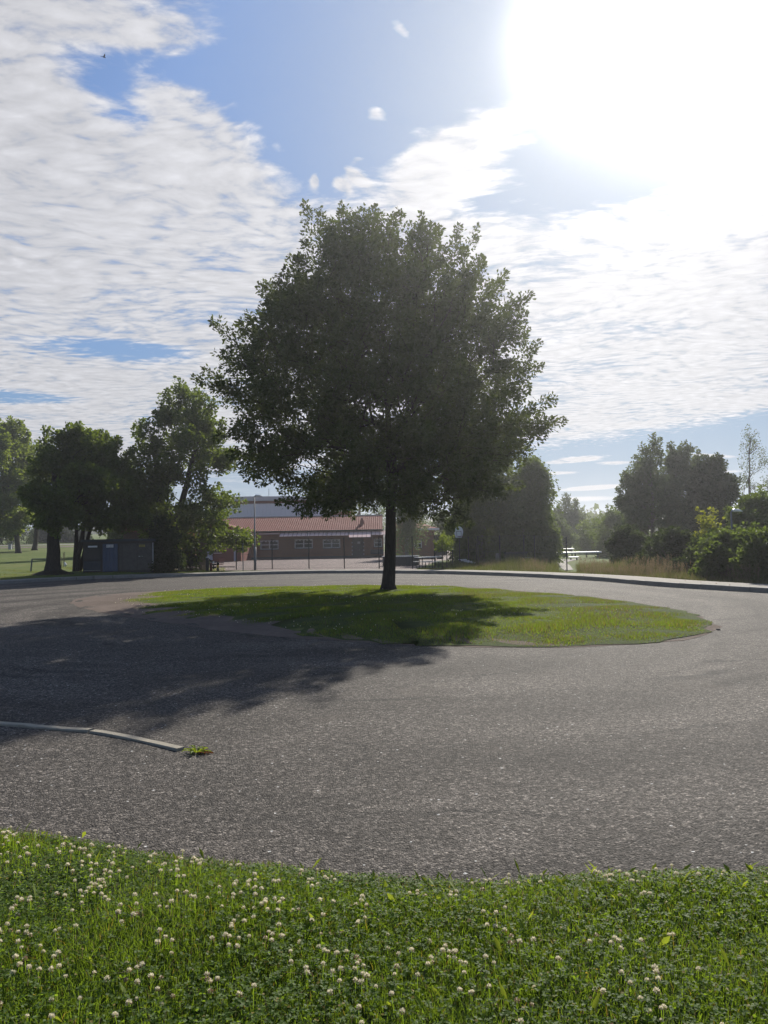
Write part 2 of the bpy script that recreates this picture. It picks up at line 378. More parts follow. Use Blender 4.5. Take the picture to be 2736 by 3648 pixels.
M['rednet'] = plain('dark red paint', (0.16, 0.03, 0.025), 0.7)
M['rock'] = plain('pale rock', (0.30, 0.25, 0.22), 0.9, 0, 0.35, 3, 0.6)
M['oldwood'] = plain('weathered wood', (0.20, 0.155, 0.11), 0.85, 0, 0.3, 8, 0.4)
M['stave'] = plain('dark grey stave', (0.075, 0.072, 0.068), 0.8, 0, 0.25, 6, 0.3)
M['bird'] = plain('dark feathers', (0.03, 0.035, 0.05), 0.7)
M['text'] = plain('dark lettering', (0.03, 0.03, 0.035), 0.6)
m, t, b = newmat('window glass'); setb(b, **{'Base Color': (0.018, 0.021, 0.025, 1), 'Roughness': 0.06, 'Specular IOR Level': 0.5}); M['glass'] = m
m, t, b = newmat('lamp lens'); setb(b, **{'Base Color': (0.8, 0.8, 0.8, 1), 'Roughness': 0.2}); M['lens'] = m

# ------------------------------------------------------------------ mesh + object helpers
class MB:
    def __init__(s): s.v = []; s.f = []
    def add(s, vs, fs):
        o = len(s.v); s.v += [tuple(v) for v in vs]; s.f += [tuple(i+o for i in f) for f in fs]; return s
    def box(s, x0, x1, y0, y1, z0, z1):
        vs = [(x, y, z) for z in (z0, z1) for y in (y0, y1) for x in (x0, x1)]
        return s.add(vs, [(0, 2, 3, 1), (4, 5, 7, 6), (0, 1, 5, 4), (2, 6, 7, 3), (0, 4, 6, 2), (1, 3, 7, 5)])
    def obox(s, c, ax, hx, hy, hz):  # oriented box: centre, yaw
        ca, sa = math.cos(ax), math.sin(ax)
        vs = []
        for z in (-hz, hz):
            for y in (-hy, hy):
                for x in (-hx, hx): vs.append((c[0]+x*ca-y*sa, c[1]+x*sa+y*ca, c[2]+z))
        return s.add(vs, [(0, 2, 3, 1), (4, 5, 7, 6), (0, 1, 5, 4), (2, 6, 7, 3), (0, 4, 6, 2), (1, 3, 7, 5)])
    def tube(s, pts, rad, n=6, cap=True):
        pts = [Vector(p) for p in pts]
        if not hasattr(rad, '__len__'): rad = [rad]*len(pts)
        rings = []
        for i, p in enumerate(pts):
            a = pts[max(i-1, 0)]; b = pts[min(i+1, len(pts)-1)]
            d = (b-a).normalized() if (b-a).length > 1e-9 else Vector((0, 0, 1))
            u = d.orthogonal().normalized() if i == 0 else (u0 - d*u0.dot(d)).normalized()
            u0 = u; w = d.cross(u)
            rings.append([p + (u*math.cos(2*math.pi*k/n) + w*math.sin(2*math.pi*k/n))*rad[i] for k in range(n)])
        o = len(s.v)
        for r in rings: s.v += [tuple(q) for q in r]
        for i in range(len(rings)-1):
            for k in range(n):
                s.f.append((o+i*n+k, o+i*n+(k+1) % n, o+(i+1)*n+(k+1) % n, o+(i+1)*n+k))
        if cap:
            s.f.append(tuple(o+k for k in reversed(range(n)))); s.f.append(tuple(o+(len(rings)-1)*n+k for k in range(n)))
        return s
    def prism(s, poly, y0, y1):  # (x,z) outline extruded along y
        n = len(poly)
        vs = [(x, y0, z) for x, z in poly] + [(x, y1, z) for x, z in poly]
        return s.add(vs, [tuple(range(n)), tuple(range(2*n-1, n-1, -1))] + [(i, i+n, (i+1) % n+n, (i+1) % n) for i in range(n)])
    def build(s, name, mat, parent=None, smooth=False, loc=None):
        me = bpy.data.meshes.new(name); me.from_pydata(s.v, [], s.f); me.materials.append(mat)
        if smooth: me.polygons.foreach_set('use_smooth', [True]*len(me.polygons))
        me.update(); o = bpy.data.objects.new(name, me); C.objects.link(o)
        if loc is not None: o.location = loc
        if parent: o.parent = parent
        return o
def tag(o, label=None, cat=None, group=None, kind=None):
    if label: o['label'] = label
    if cat: o['category'] = cat
    if group: o['group'] = group
    if kind: o['kind'] = kind
    return o
def empty(name, loc, label=None, cat=None, group=None, kind=None, rz=0):
    o = bpy.data.objects.new(name, None); o.location = loc; o.rotation_euler = (0, 0, rz); C.objects.link(o)
    o.empty_display_size = 0.2
    return tag(o, label, cat, group, kind)
def mesh_np(name, verts, tris, mats, parent=None, midx=None, smooth=False):
    verts = np.ascontiguousarray(verts, dtype=np.float32); tris = np.ascontiguousarray(tris, dtype=np.int32)
    k = tris.shape[1]
    me = bpy.data.meshes.new(name)
    me.vertices.add(len(verts)); me.vertices.foreach_set('co', verts.ravel())
    me.loops.add(tris.size); me.loops.foreach_set('vertex_index', tris.ravel())
    me.polygons.add(len(tris)); me.polygons.foreach_set('loop_start', np.arange(0, tris.size, k, dtype=np.int32))
    for m_ in (mats if isinstance(mats, list) else [mats]): me.materials.append(m_)
    if midx is not None: me.polygons.foreach_set('material_index', np.ascontiguousarray(midx, dtype=np.int32))
    if smooth: me.polygons.foreach_set('use_smooth', np.ones(len(tris), dtype=bool))
    me.update(calc_edges=True); me.validate()
    o = bpy.data.objects.new(name, me); C.objects.link(o)
    if parent: o.parent = parent
    return o
def nrm(a): return a/np.maximum(np.linalg.norm(a, axis=1, keepdims=True), 1e-9)
def leaf_arrays(pos, axis, nor, L, Wd, fold=0.2, wpos_=0.55):
    axis = nrm(axis); side = nrm(np.cross(axis, nor)); up = nrm(np.cross(side, axis))
    L = L[:, None]; Wd = Wd[:, None]
    a = pos; l = pos+axis*L*wpos_+side*Wd*.5+up*Wd*fold; tp = pos+axis*L; r = pos+axis*L*wpos_-side*Wd*.5+up*Wd*fold
    V = np.stack([a, l, tp, r], 1).reshape(-1, 3)
    i = np.arange(len(pos))[:, None]*4
    F = np.concatenate([i+np.array([[0, 1, 2]]), i+np.array([[0, 2, 3]])], 1).reshape(-1, 3)
    return V, F

# ------------------------------------------------------------------ terrain
KERB_PX = [(0, 2082), (330, 2063), (700, 2053.5), (1100, 2043.5), (1500, 2043.8), (1800, 2052), (2100, 2067.5), (2337, 2088), (2550, 2102), (2736, 2113)]
kp = [GP(x, y, 0) for x, y in KERB_PX]
kp = [(p.x, p.y) for p in kp]
d0 = np.array(kp[0])-np.array(kp[1]); d0 /= np.linalg.norm(d0)
left_ext = [(kp[0][0]+d0[0]*k*6 , kp[0][1]+d0[1]*k*6-0.25*k*k) for k in (5, 4, 3, 2, 1)]
right_ext = [(kp[-1][0]+1.6, kp[-1][1]-4), (kp[-1][0]+4.0, kp[-1][1]-9), (kp[-1][0]+8, kp[-1][1]-14), (kp[-1][0]+16, kp[-1][1]-18), (kp[-1][0]+28, kp[-1][1]-20)]
KC = left_ext + kp + right_ext
def catmull(P, step=1.0):
    P = [np.array(p, float) for p in P]; out_ = []
    for i in range(len(P)-1):
        p0 = P[max(i-1, 0)]; p1 = P[i]; p2 = P[i+1]; p3 = P[min(i+2, len(P)-1)]
        n = max(2, int(np.linalg.norm(p2-p1)/0.25))
        for k in range(n):
            t_ = k/n
            out_.append(0.5*((2*p1)+(-p0+p2)*t_+(2*p0-5*p1+4*p2-p3)*t_**2+(-p0+3*p1-3*p2+p3)*t_**3))
    out_.append(P[-1]); out_ = np.array(out_)
    seg = np.r_[0, np.cumsum(np.linalg.norm(np.diff(out_, axis=0), axis=1))]
    q = np.arange(0, seg[-1], step)
    return np.stack([np.interp(q, seg, out_[:, 0]), np.interp(q, seg, out_[:, 1])], 1)
KL = catmull(KC, 1.0)
def kerb_sd(X, Y):
    """signed distance to the kerb line, positive on the far side"""
    X = np.asarray(X, float).ravel(); Y = np.asarray(Y, float).ravel()
    A = KL[:-1]; B = KL[1:]; AB = B-A; best = np.full(X.shape, 1e9); sg = np.ones(X.shape)
    for a, ab in zip(A, AB):
        px_, py_ = X-a[0], Y-a[1]; t_ = np.clip((px_*ab[0]+py_*ab[1])/(ab@ab), 0, 1)
        ex, ey = px_-t_*ab[0], py_-t_*ab[1]; dd_ = np.hypot(ex, ey); cr = ab[0]*py_-ab[1]*px_
        mk = dd_ < best-1e-6; best[mk] = dd_[mk]; sg[mk] = np.where(cr[mk] >= 0, 1, -1)
    return best*sg
def ss(x, a, b):
    t_ = np.clip((x-a)/(b-a), 0, 1); return t_*t_*(3-2*t_)
def height(X, Y):
    X = np.asarray(X, float); Y = np.asarray(Y, float)
    yy = np.maximum(Y, 5.0); q = X/yy
    wl = ss(-q, 0.27, 0.35)
    hl = 0.18+0.021*np.clip(Y-44, 0, 400)
    wr = ss(q, 0.17, 0.24); wr2 = ss(q, 0.29, 0.40)
    dr = ss(Y, 36, 58)
    h = 0.10 + wl*(hl-0.10) - wr*dr*0.38 - wr2*ss(Y, 32, 55)*1.15
    return h
def gz(x, y): return float(height(x, y))
def GT(px, py):
    """walk the view ray through a photo pixel down to the terrain"""
    r = ray(px, py); t_ = 20.0
    while t_ < 600:
        if CAM_H+r.z*t_ <= gz(r.x*t_, r.y*t_): break
        t_ += 0.25
    return Vector((r.x*t_, r.y*t_, gz(r.x*t_, r.y*t_)))

gx = np.r_[np.arange(-1600, -200, 200), np.arange(-200, -60, 10), np.arange(-60, -45, 3), np.arange(-45, 34, 0.6), np.arange(34, 60, 3), np.arange(60, 200, 10), np.arange(200, 1601, 200)]
gy = np.r_[np.arange(-300, -20, 40), np.arange(-20, 2, 2), np.arange(2, 62, 0.6), np.arange(62, 120, 2), np.arange(120, 400, 14), np.arange(400, 2601, 200)]
GX, GY = np.meshgrid(gx, gy)
sd = kerb_sd(GX, GY).reshape(GX.shape)
GZ = np.where(sd > 0.95, height(GX, GY), -0.06)
far = (np.abs(GX) > 200) | (GY > 400)
nx, ny = len(gx), len(gy)
V = np.stack([GX, GY, GZ], -1).reshape(-1, 3)
ii, jj = np.meshgrid(np.arange(nx-1), np.arange(ny-1)); a = (jj*nx+ii).ravel()
F = np.stack([a, a+1, a+1+nx, a+nx], 1)
g = mesh_np('ground', V, F, M['lawn'], smooth=True); tag(g, 'sloping grassy ground beyond the turning circle', kind='structure')

def sheet(name, poly, z, mat, label, smooth=False):
    mb = MB(); mb.add([(x, y, z) for x, y in poly], [tuple(range(len(poly)))])
    o = mb.build(name, mat); tag(o, label, kind='structure'); return o
# road sheet: everything inside the kerb line
road_poly = [(float(x), float(y)) for x, y in KL] + [(60, -40), (-70, -40)]
sheet('road', road_poly[::-1], 0.0, M['asphalt'], 'worn grey asphalt turning circle')

# kerb stones
kerb = empty('kerb', (0, 35, 0), 'raised granite kerb round the far side of the turning circle', kind='structure')
tan = np.gradient(KL, axis=0); tan = tan/np.linalg.norm(tan, axis=1, keepdims=True); nor2 = np.stack([-tan[:, 1], tan[:, 0]], 1)
stone_mesh = []
for k in range(3):
    mb = MB(); e = 0.012
    pr = [(-0.0, -0.25), (0.0, 0.155), (e, 0.17), (0.15, 0.17), (0.16, 0.10), (0.16, -0.25)]
    vs = []; L_ = 0.993
    for xx in (0.004, L_): vs += [(xx, y_, z_+(rng.normal()*0.003 if z_ > 0 else 0)) for y_, z_ in pr]
    n = len(pr)
    mb.add(vs, [tuple(range(n)), tuple(range(2*n-1, n-1, -1))]+[(i, i+n, (i+1) % n+n, (i+1) % n) for i in range(n)])
    me = bpy.data.meshes.new('kerb_stone'); me.from_pydata(mb.v, [], mb.f); me.materials.append(M['granite']); me.update(); stone_mesh.append(me)
for i in range(len(KL)-1):
    o = bpy.data.objects.new('kerb_stone', stone_mesh[i % 3]); C.objects.link(o); o.parent = kerb
    a_ = math.atan2(tan[i, 1], tan[i, 0])
    dj = abs(rng.normal()*0.006); o.location = (KL[i, 0]-nor2[i, 0]*dj, KL[i, 1]-nor2[i, 1]*dj-35, rng.normal()*0.004); o.rotation_euler = (0, 0, a_+rng.normal()*0.003)
    o.scale = (np.linalg.norm(KL[i+1]-KL[i]), 1, 1)
# pavement strip behind the kerb
mb = MB(); n = len(KL)
offs = [0.162, 0.9, 1.8, 2.1]; zz = [0.158, 0.163, 0.160, 0.02]
vs = [(KL[i, 0]+nor2[i, 0]*s_, KL[i, 1]+nor2[i, 1]*s_, z_) for i in range(n) for s_, z_ in zip(offs, zz)]
fs = [(i*4+k, (i+1)*4+k, (i+1)*4+k+1, i*4+k+1) for i in range(n-1) for k in range(3)]
o = mb.add(vs, fs).build('pavement', M['pave'], smooth=True); tag(o, 'pale worn pavement strip behind the kerb', kind='structure')

# playground surface
pg = [GP(560, 2033, .1), GP(1478, 2033, .1), GP(1500, 2022, .1), GP(1560, 1998, .1), GP(1640, 1994, .1), GP(1725, 1984, .1), GP(1735, 1968, .1), GP(1720, 1962, .1)]
pgp = [(p.x, p.y) for p in pg] + [(6, 130), (-45, 130), (-30, 86)]
sheet('playground', pgp, 0.108, M['playasphalt'], 'pinkish asphalt school yard behind the fence')

# ------------------------------------------------------------------ traffic island
dpx = lambda L_: [(lambda p: (p.x, p.y))(GP(x*1.6492, y*1.6492, 0)) for x, y in L_]
isle_out = dpx([(156, 1301), (190, 1290), (250, 1283), (420, 1273), (640, 1267), (830, 1265), (1000, 1268), (1180, 1281), (1350, 1299), (1480, 1325), (1540, 1352), (1525, 1368), (1440, 1385), (1300, 1395), (1150, 1399), (1000, 1397), (850, 1392), (700, 1383), (520, 1367), (350, 1343), (250, 1327), (185, 1314)])
isle_grass = dpx([(241, 1301), (270, 1293), (326, 1281), (470, 1272), (640, 1267.5), (830, 1265.5), (1000, 1268.5), (1180, 1281.5), (1350, 1299.5), (1480, 1325), (1538, 1352), (1523, 1367), (1440, 1384), (1300, 1394), (1150, 1398), (1000, 1396), (850, 1391), (720, 1383), (606, 1366), (487, 1345.5), (370, 1333.7), (297, 1322)])
def closed(P, step=0.5, jit=0.0, seed=1):
    r_ = np.random.default_rng(seed)
    Q = catmull(P[-2:]+P+P[:3], 0.25)
    dq = np.hypot(*(Q-np.array(P[0])).T); s0 = np.argmin(dq[:len(dq)//2]); 
    seg = Q[s0:]; d_ = np.hypot(*(seg-np.array(P[0])).T); e_ = len(seg)-1
    for k in range(20, len(seg)):
        if d_[k] < 0.3: e_ = k; break
    seg = seg[:e_:max(1, int(step/0.25))]
    if jit: seg = seg+r_.normal(size=seg.shape)*jit
    return seg
def inpoly(P, X, Y):
    P = np.asarray(P); ins = np.zeros(X.shape, bool); j = len(P)-1
    for i in range(len(P)):
        xi, yi, xj, yj = P[i, 0], P[i, 1], P[j, 0], P[j, 1]
        c_ = ((yi > Y) != (yj > Y)) & (X < (xj-xi)*(Y-yi)/(yj-yi+1e-12)+xi); ins ^= c_; j = i
    return ins
def polydist(P, X, Y):
    P = np.asarray(P); best = np.full(X.shape, 1e9)
    for i in range(len(P)):
        a_, b_ = P[i], P[(i+1) % len(P)]; ab = b_-a_; px_, py_ = X-a_[0], Y-a_[1]
        t_ = np.clip((px_*ab[0]+py_*ab[1])/(ab@ab+1e-9), 0, 1); best = np.minimum(best, np.hypot(px_-t_*ab[0], py_-t_*ab[1]))
    return best
IO = closed(isle_out, 0.5, 0.05, 3); IG = closed(isle_grass, 0.5, 0.12, 4); cI = IO.mean(0); IO = cI+(IO-cI)*(1+rng.uniform(.0, .010, (len(IO), 1)))
def dome(name, P, z0, rise, mat, label, rings=(0, .03, .1, .25, .5, .8, .97)):
    c_ = P.mean(0); n = len(P); vs = []
    for k, t_ in enumerate(rings):
        z_ = z0+rise*ss(np.array(t_), 0, .25)
        for p in P: vs.append((*(p+(c_-p)*t_), float(z_)+(0 if k == 0 else rng.normal()*0.008)))
    vs.append((*c_, z0+rise)); fs = []
    for k in range(len(rings)-1):
        for i in range(n): fs.append((k*n+i, k*n+(i+1) % n, (k+1)*n+(i+1) % n, (k+1)*n+i))
    for i in range(n): fs.append(((len(rings)-1)*n+i, (len(rings)-1)*n+(i+1) % n, len(rings)*n))
    mb = MB(); o_ = mb.add(vs, fs).build(name, mat, smooth=True); return tag(o_, label, kind='structure')
dome('island_soil', IO, 0.004, 0.05, M['soil'], 'gravelly soil edge of the traffic island')
def isle_z(X, Y): return 0.015+0.07*ss(polydist(IG, X, Y), 0, 2.0)
gx2 = np.arange(-14, 10, 0.4); gy2 = np.arange(12, 37, 0.4)
dome('island_turf', IG, 0.012, 0.075, M['turf'], 'low grassy mound of the traffic island')

def blades(name, n, X, Y, Z, hmin, hmax, w, mats, midx, parent=None, lean=0.35, seg2=False, label=None, kind='stuff', face=None):
    N = len(X); h = rng.uniform(hmin, hmax, N) if not isinstance(hmin, str) else rng.uniform(0.7, 1.1, N)*hmax
    th = rng.uniform(0, 2*np.pi, N); sidex, sidey = np.cos(th), np.sin(th)
    la = rng.uniform(0, 2*np.pi, N); ll = np.abs(rng.normal(0, lean, N))*h
    w = np.broadcast_to(w, N)*rng.uniform(0.6, 1.3, N)
    base = np.stack([X, Y, Z], 1); tip = base+np.stack([np.cos(la)*ll, np.sin(la)*ll, h], 1)
    sv = np.stack([sidex*w*.5, sidey*w*.5, np.zeros(N)], 1)
    if seg2:
        mid = base+np.stack([np.cos(la)*ll*.3, np.sin(la)*ll*.3, h*.6], 1)
        V = np.stack([base-sv, base+sv, mid+sv*.8, mid-sv*.8, tip], 1).reshape(-1, 3); i = np.arange(N)[:, None]*5
        F = np.concatenate([i+np.array([[0, 1, 2]]), i+np.array([[0, 2, 3]]), i+np.array([[3, 2, 4]])], 1).reshape(-1, 3)
        mi = np.repeat(midx, 3) if midx is not None else None
    else:
        V = np.stack([base-sv, base+sv, tip], 1).reshape(-1, 3); i = np.arange(N)[:, None]*3
        F = i+np.array([[0, 1, 2]]); mi = midx
    o_ = mesh_np(name, V, F, mats, parent, mi)
    return tag(o_, label, kind=kind)
def lownoise(X, Y, s, seed=0):
    r_ = np.random.default_rng(seed); v_ = 0
    for k in range(7):
        a_ = r_.uniform(0, 6.28); f_ = s*r_.uniform(0.6, 2.2); v_ = v_+np.sin((X*np.cos(a_)+Y*np.sin(a_))*f_+r_.uniform(0, 6.28))
    return v_/2.6
N = 620000
X = rng.uniform(-12, 9, N); Y = rng.uniform(12, 35, N); ok = inpoly(IG, X, Y) & (rng.uniform(size=N) < 0.75+0.25*lownoise(X, Y, 1.2, 5)); X, Y = X[ok], Y[ok]
ed = polydist(IG, X, Y); ok = rng.uniform(size=len(X)) < .3+.7*ss(ed, 0, .35)*np.clip(1+.3*lownoise(X, Y, 1.9, 15), .5, 1); X, Y, ed = X[ok], Y[ok], ed[ok]
hh = (0.018+0.024*np.clip(1+lownoise(X, Y, 2.0, 9), 0, 2))*(.45+.55*ss(ed, 0, .8))
blades('island_grass', len(X), X, Y, isle_z(X, Y)-0.01, 'a', hh*1.3, 0.016, [M['islegrass'], M['dry'], M['clover']], np.where(rng.uniform(size=len(X)) < np.clip(.05+.20*(lownoise(X, Y, .8, 13)+.25*(X-2)), .03, .38), 1, np.where(rng.uniform(size=len(X)) < .3, 2, 0)), label='short grass and clover covering the traffic island')
# tiny clover heads on the island
def ico_pts():
    import bmesh
    bm = bmesh.new(); bmesh.ops.create_icosphere(bm, subdivisions=1, radius=1.0)
    v_ = np.array([v.co[:] for v in bm.verts]); f_ = np.array([[q.index for q in f.verts] for f in bm.faces]); bm.free(); return v_, f_
IV, IF = ico_pts()
def balls(name, P, rad, mats, midx, label, squash=0.85):
    N = len(P); V = (P[:, None, :]+IV[None]*np.stack([rad, rad, rad*squash], 1)[:, None, :]).reshape(-1, 3)
    F = (IF[None]+np.arange(N)[:, None, None]*len(IV)).reshape(-1, 3)
    o_ = mesh_np(name, V, F, mats, None, np.repeat(midx, len(IF)), smooth=True); return tag(o_, label, kind='stuff')
N = 1500
X = rng.uniform(-11, 8, N); Y = rng.uniform(13, 33, N); ok = inpoly(IG, X, Y) & (lownoise(X, Y, 0.7, 11)-0.12*(X-1) > 0.2); X, Y = X[ok], Y[ok]
balls('island_clover_flowers', np.stack([X, Y, isle_z(X, Y)+rng.uniform(.05, .09, len(X))], 1), rng.uniform(.008, .013, len(X)), [M['petal']], np.zeros(len(X), int), 'scattered white clover heads on the traffic island')

# ------------------------------------------------------------------ foreground verge
VE_PX = [(-500, 2930), (0, 2962), (250, 2985), (500, 3030), (750, 3062), (1000, 3085), (1250, 3105), (1500, 3125), (1700, 3128), (1900, 3125), (2100, 3115), (2350, 3105), (2600, 3098), (2736, 3090), (3300, 3080)]
ve = [(lambda p: (p.x, p.y))(GP(x, y, 0.02)) for x, y in VE_PX]
ve = [(-9.0, ve[0][1]+2.2), (-6, ve[0][1]+1.2)]+ve+[(6, ve[-1][1]-0.1), (9, ve[-1][1]+0.3)]
VE = catmull(ve, 0.12); VE = VE+np.stack([np.zeros(len(VE)), rng.normal(size=len(VE))*0.018], 1)
ve_y = lambda X: np.interp(X, VE[:, 0], VE[:, 1])
vgx = np.arange(-9, 9.01, 0.12); vgt = np.array([0, .01, .03, .08, .18, .35, .6, 1.0])
vs = []; 
def verge_z(X, Y):
    e_ = ve_y(X)-Y
    return 0.012+0.05*ss(e_, 0, .5)+0.018*ss(e_, 0, .3)*lownoise(X, Y, 3.5, 21)+0.01*ss(e_, .5, 3)
rows_ = []
for t_ in vgt:
    yy_ = ve_y(vgx)*(1-t_)+(-9)*t_
    rows_.append(np.stack([vgx, yy_, verge_z(vgx, yy_)-(0.02 if t_ == 0 else 0)], 1))
vt = np.linspace(0, 1, 60)**1.6
rows_ = []
for t_ in vt:
    yy_ = ve_y(vgx)-t_*12; z_ = verge_z(vgx, yy_)
    if t_ == 0: z_ = z_*0+0.003
    rows_.append(np.stack([vgx, yy_, z_], 1))
V = np.concatenate(rows_); nx = len(vgx); ii, jj = np.meshgrid(np.arange(nx-1), np.arange(len(vt)-1)); a = (jj*nx+ii).ravel()
g = mesh_np('verge', V, np.stack([a, a+nx, a+nx+1, a+1], 1), M['turf'], smooth=True); tag(g, 'grass verge in front of the turning circle', kind='structure')

N = 330000
X = rng.uniform(-6.2, 6.2, N); Y = ve_y(X)+0.03-rng.uniform(0, 1, N)**0.9*3.4
ok = (np.abs(X) < 0.58*Y+2.4) & (Y > 1.4); X, Y = X[ok], Y[ok]
e_ = ve_y(X)-Y
dens_n = 0.5+0.5*lownoise(X, Y, 2.6, 31); keep = rng.uniform(size=len(X)) < np.clip(0.55+0.45*dens_n+0.3*(e_ < .25), 0.5, 1); X, Y, e_ = X[keep], Y[keep], e_[keep]
hh = (0.028+0.034*ss(e_, 0, .35))*np.clip(1+0.45*lownoise(X, Y, 2.3, 33), .4, 1.8)
dryp = np.where(e_ < .18, .30, .04); mi = np.where(rng.uniform(size=len(X)) < dryp, 1, 0)
blades('verge_grass', len(X), X, Y, verge_z(X, Y)-.004, 'a', hh, 0.0042, [M['grass'], M['dry']], mi, lean=0.85, seg2=True, label='fine green grass blades filling the foreground verge')
# clover leaves (trifoliate)
N = 80000
X = rng.uniform(-6.2, 6.2, N); Y = ve_y(X)-0.02-rng.uniform(0, 1, N)*3.2; ok = (np.abs(X) < 0.58*Y+2.4) & (Y > 1.4) & (lownoise(X, Y, 2.2, 41)+rng.normal(size=N)*.9 > -0.35); X, Y = X[ok], Y[ok]; N = len(X)
hz = rng.uniform(.025, .075, N)*np.clip(ss(ve_y(X)-Y, 0, .3)+.35, 0, 1); ce = np.stack([X, Y, verge_z(X, Y)+hz], 1); a0 = rng.uniform(0, 6.28, N); Vs, Fs = [], []; off = 0
tilt = rng.normal(size=(N, 3))*.35+np.array([0, 0, 1.0])
for k in range(3):
    a_ = a0+k*2.094; ax_ = np.stack([np.cos(a_), np.sin(a_), rng.normal(size=N)*.25], 1)
    V_, F_ = leaf_arrays(ce, ax_, tilt, rng.uniform(.012, .020, N), rng.uniform(.011, .016, N), .12, .62)
    Vs.append(V_); Fs.append(F_+off); off += len(V_)
o = mesh_np('clover_leaves', np.concatenate(Vs), np.concatenate(Fs), M['clover']); tag(o, 'green clover leaves among the foreground grass', kind='stuff')
# broad weed leaves
N = 1500
X = rng.uniform(-3.6, 3.6, N); Y = ve_y(X)-.03-rng.uniform(0, 1, N)**1.3*3; ok = (rng.uniform(size=N) < .35+.25*(X > 0)+.4*((Y > 3.8) & (X > 0))); X, Y = X[ok], Y[ok]; N = len(X)
a_ = rng.uniform(0, 6.28, N); ax_ = np.stack([np.cos(a_), np.sin(a_), rng.uniform(.2, 1.4, N)], 1)
V_, F_ = leaf_arrays(np.stack([X, Y, verge_z(X, Y)+rng.uniform(.0, .03, N)], 1), ax_, np.tile([0, 0, 1.], (N, 1))+rng.normal(size=(N, 3))*.3, rng.uniform(.04, .11, N), rng.uniform(.012, .028, N), .2, .6)
o = mesh_np('weed_leaves', V_, F_, M['broadleaf']); tag(o, 'broad yellow green weed leaves in the foreground verge', kind='stuff')
# clover flower heads: many small florets
N = 5600
X = rng.uniform(-5.3, 5.3, N); Y = ve_y(X)-.20-rng.uniform(0, 1, N)*2.6
cl = lownoise(X, Y, 2.2, 51)*.45+lownoise(X, Y, 9.0, 53)*.5
ok = (np.abs(X) < 0.56*Y+2.2) & (Y > 1.6) & (rng.uniform(size=N) < .98) & (cl+rng.normal(size=N)*.35-0.12*X+.22*(Y-3.6) > .22); X, Y = X[ok], Y[ok]; N = len(X)
fz = verge_z(X, Y)+rng.uniform(.055, .11, N); fr = rng.uniform(.0070, .0112, N)
ND = 46
gi = np.arange(ND)+.5; ph = np.arccos(1-1.75*gi/ND); tt = np.pi*(1+5**.5)*gi
DR = np.stack([np.sin(ph)*np.cos(tt), np.sin(ph)*np.sin(tt), np.cos(ph)], 1)
P0 = np.stack([X, Y, fz], 1)
pos = (P0[:, None, :]+DR[None]*fr[:, None, None]*.35).reshape(-1, 3); ax_ = np.tile(DR, (N, 1))+rng.normal(size=(N*ND, 3))*.18+np.array([0, 0, .35])
nn = rng.normal(size=(N*ND, 3)); Ls = np.repeat(fr, ND)*rng.uniform(.85, 1.15, N*ND)
V_, F_ = leaf_arrays(pos, ax_, nn, Ls, Ls*.42, .3, .6)
low = np.tile(DR[:, 2] < -.15, N) & (rng.uniform(size=N*ND) < .7); fade = np.repeat(rng.uniform(size=N) < .12, ND); mi = np.where(low | (fade & (rng.uniform(size=N*ND) < .6)), 1, 0)
o = mesh_np('clover_flowers', V_, F_, [M['petal'], M['petalbrown']], None, np.repeat(mi, 2)); tag(o, 'white and pinkish clover flower heads dotting the foreground verge', kind='stuff')
st = np.stack([X+rng.normal(size=N)*.008, Y+rng.normal(size=N)*.008, verge_z(X, Y)], 1)
sv = np.array([[.0012, 0, 0]]); V_ = np.stack([st-sv, st+sv, P0+sv, P0-sv], 1).reshape(-1, 3); F_ = np.arange(N)[:, None]*4+np.array([[0, 1, 2, 3]])
o = mesh_np('clover_stems', V_, F_, M['clover']); tag(o, 'thin green stems under the clover heads', kind='stuff')

# pale edging stones let into the asphalt, and the weed at their end
edge = [GP(-420, 2572), GP(-40, 2578), GP(330, 2608), GP(500, 2638), GP(650, 2675)]
eg = empty('edging_kerb', (edge[1].x, edge[1].y, 0), 'pale narrow stone edging strip ending at a weed in the asphalt', 'kerb edging')
for a_, b_ in ((0, 1), (1, 2), (2, 4)):
    pts = [edge[k] for k in range(a_, b_+1)]
    mb = MB(); vs = []; Nn = 8
    P_ = catmull([(p.x, p.y) for p in pts], (sum((pts[i+1]-pts[i]).length for i in range(len(pts)-1))-.03)/Nn)
    tg = np.gradient(P_, axis=0); tg /= np.linalg.norm(tg, axis=1, keepdims=True); nr_ = np.stack([-tg[:, 1], tg[:, 0]], 1)
    for i in range(len(P_)):
        jz = rng.normal()*.003; jw = rng.normal()*.004
        for s_, z_ in ((-.045, -.05), (-.045+jw, .016), (-.038, .024), (.038, .024), (.045, .016), (.045, -.05)):
            vs.append((P_[i, 0]+nr_[i, 0]*s_-eg.location.x, P_[i, 1]+nr_[i, 1]*s_-eg.location.y, z_+(jz if z_ > 0 else 0)))
    fs = [(i*6+k, (i+1)*6+k, (i+1)*6+k+1, i*6+k+1) for i in range(len(P_)-1) for k in range(5)]+[tuple(range(6)), tuple(range(len(P_)*6-1, len(P_)*6-7, -1))]
    mb.add(vs, fs).build('edging_stone', M['edging'], eg)
wp = GP(700, 2683)
wd = empty('weed', (wp.x, wp.y, 0), 'small green dandelion weed with brown leaves growing at the end of the stone edging', 'weed')
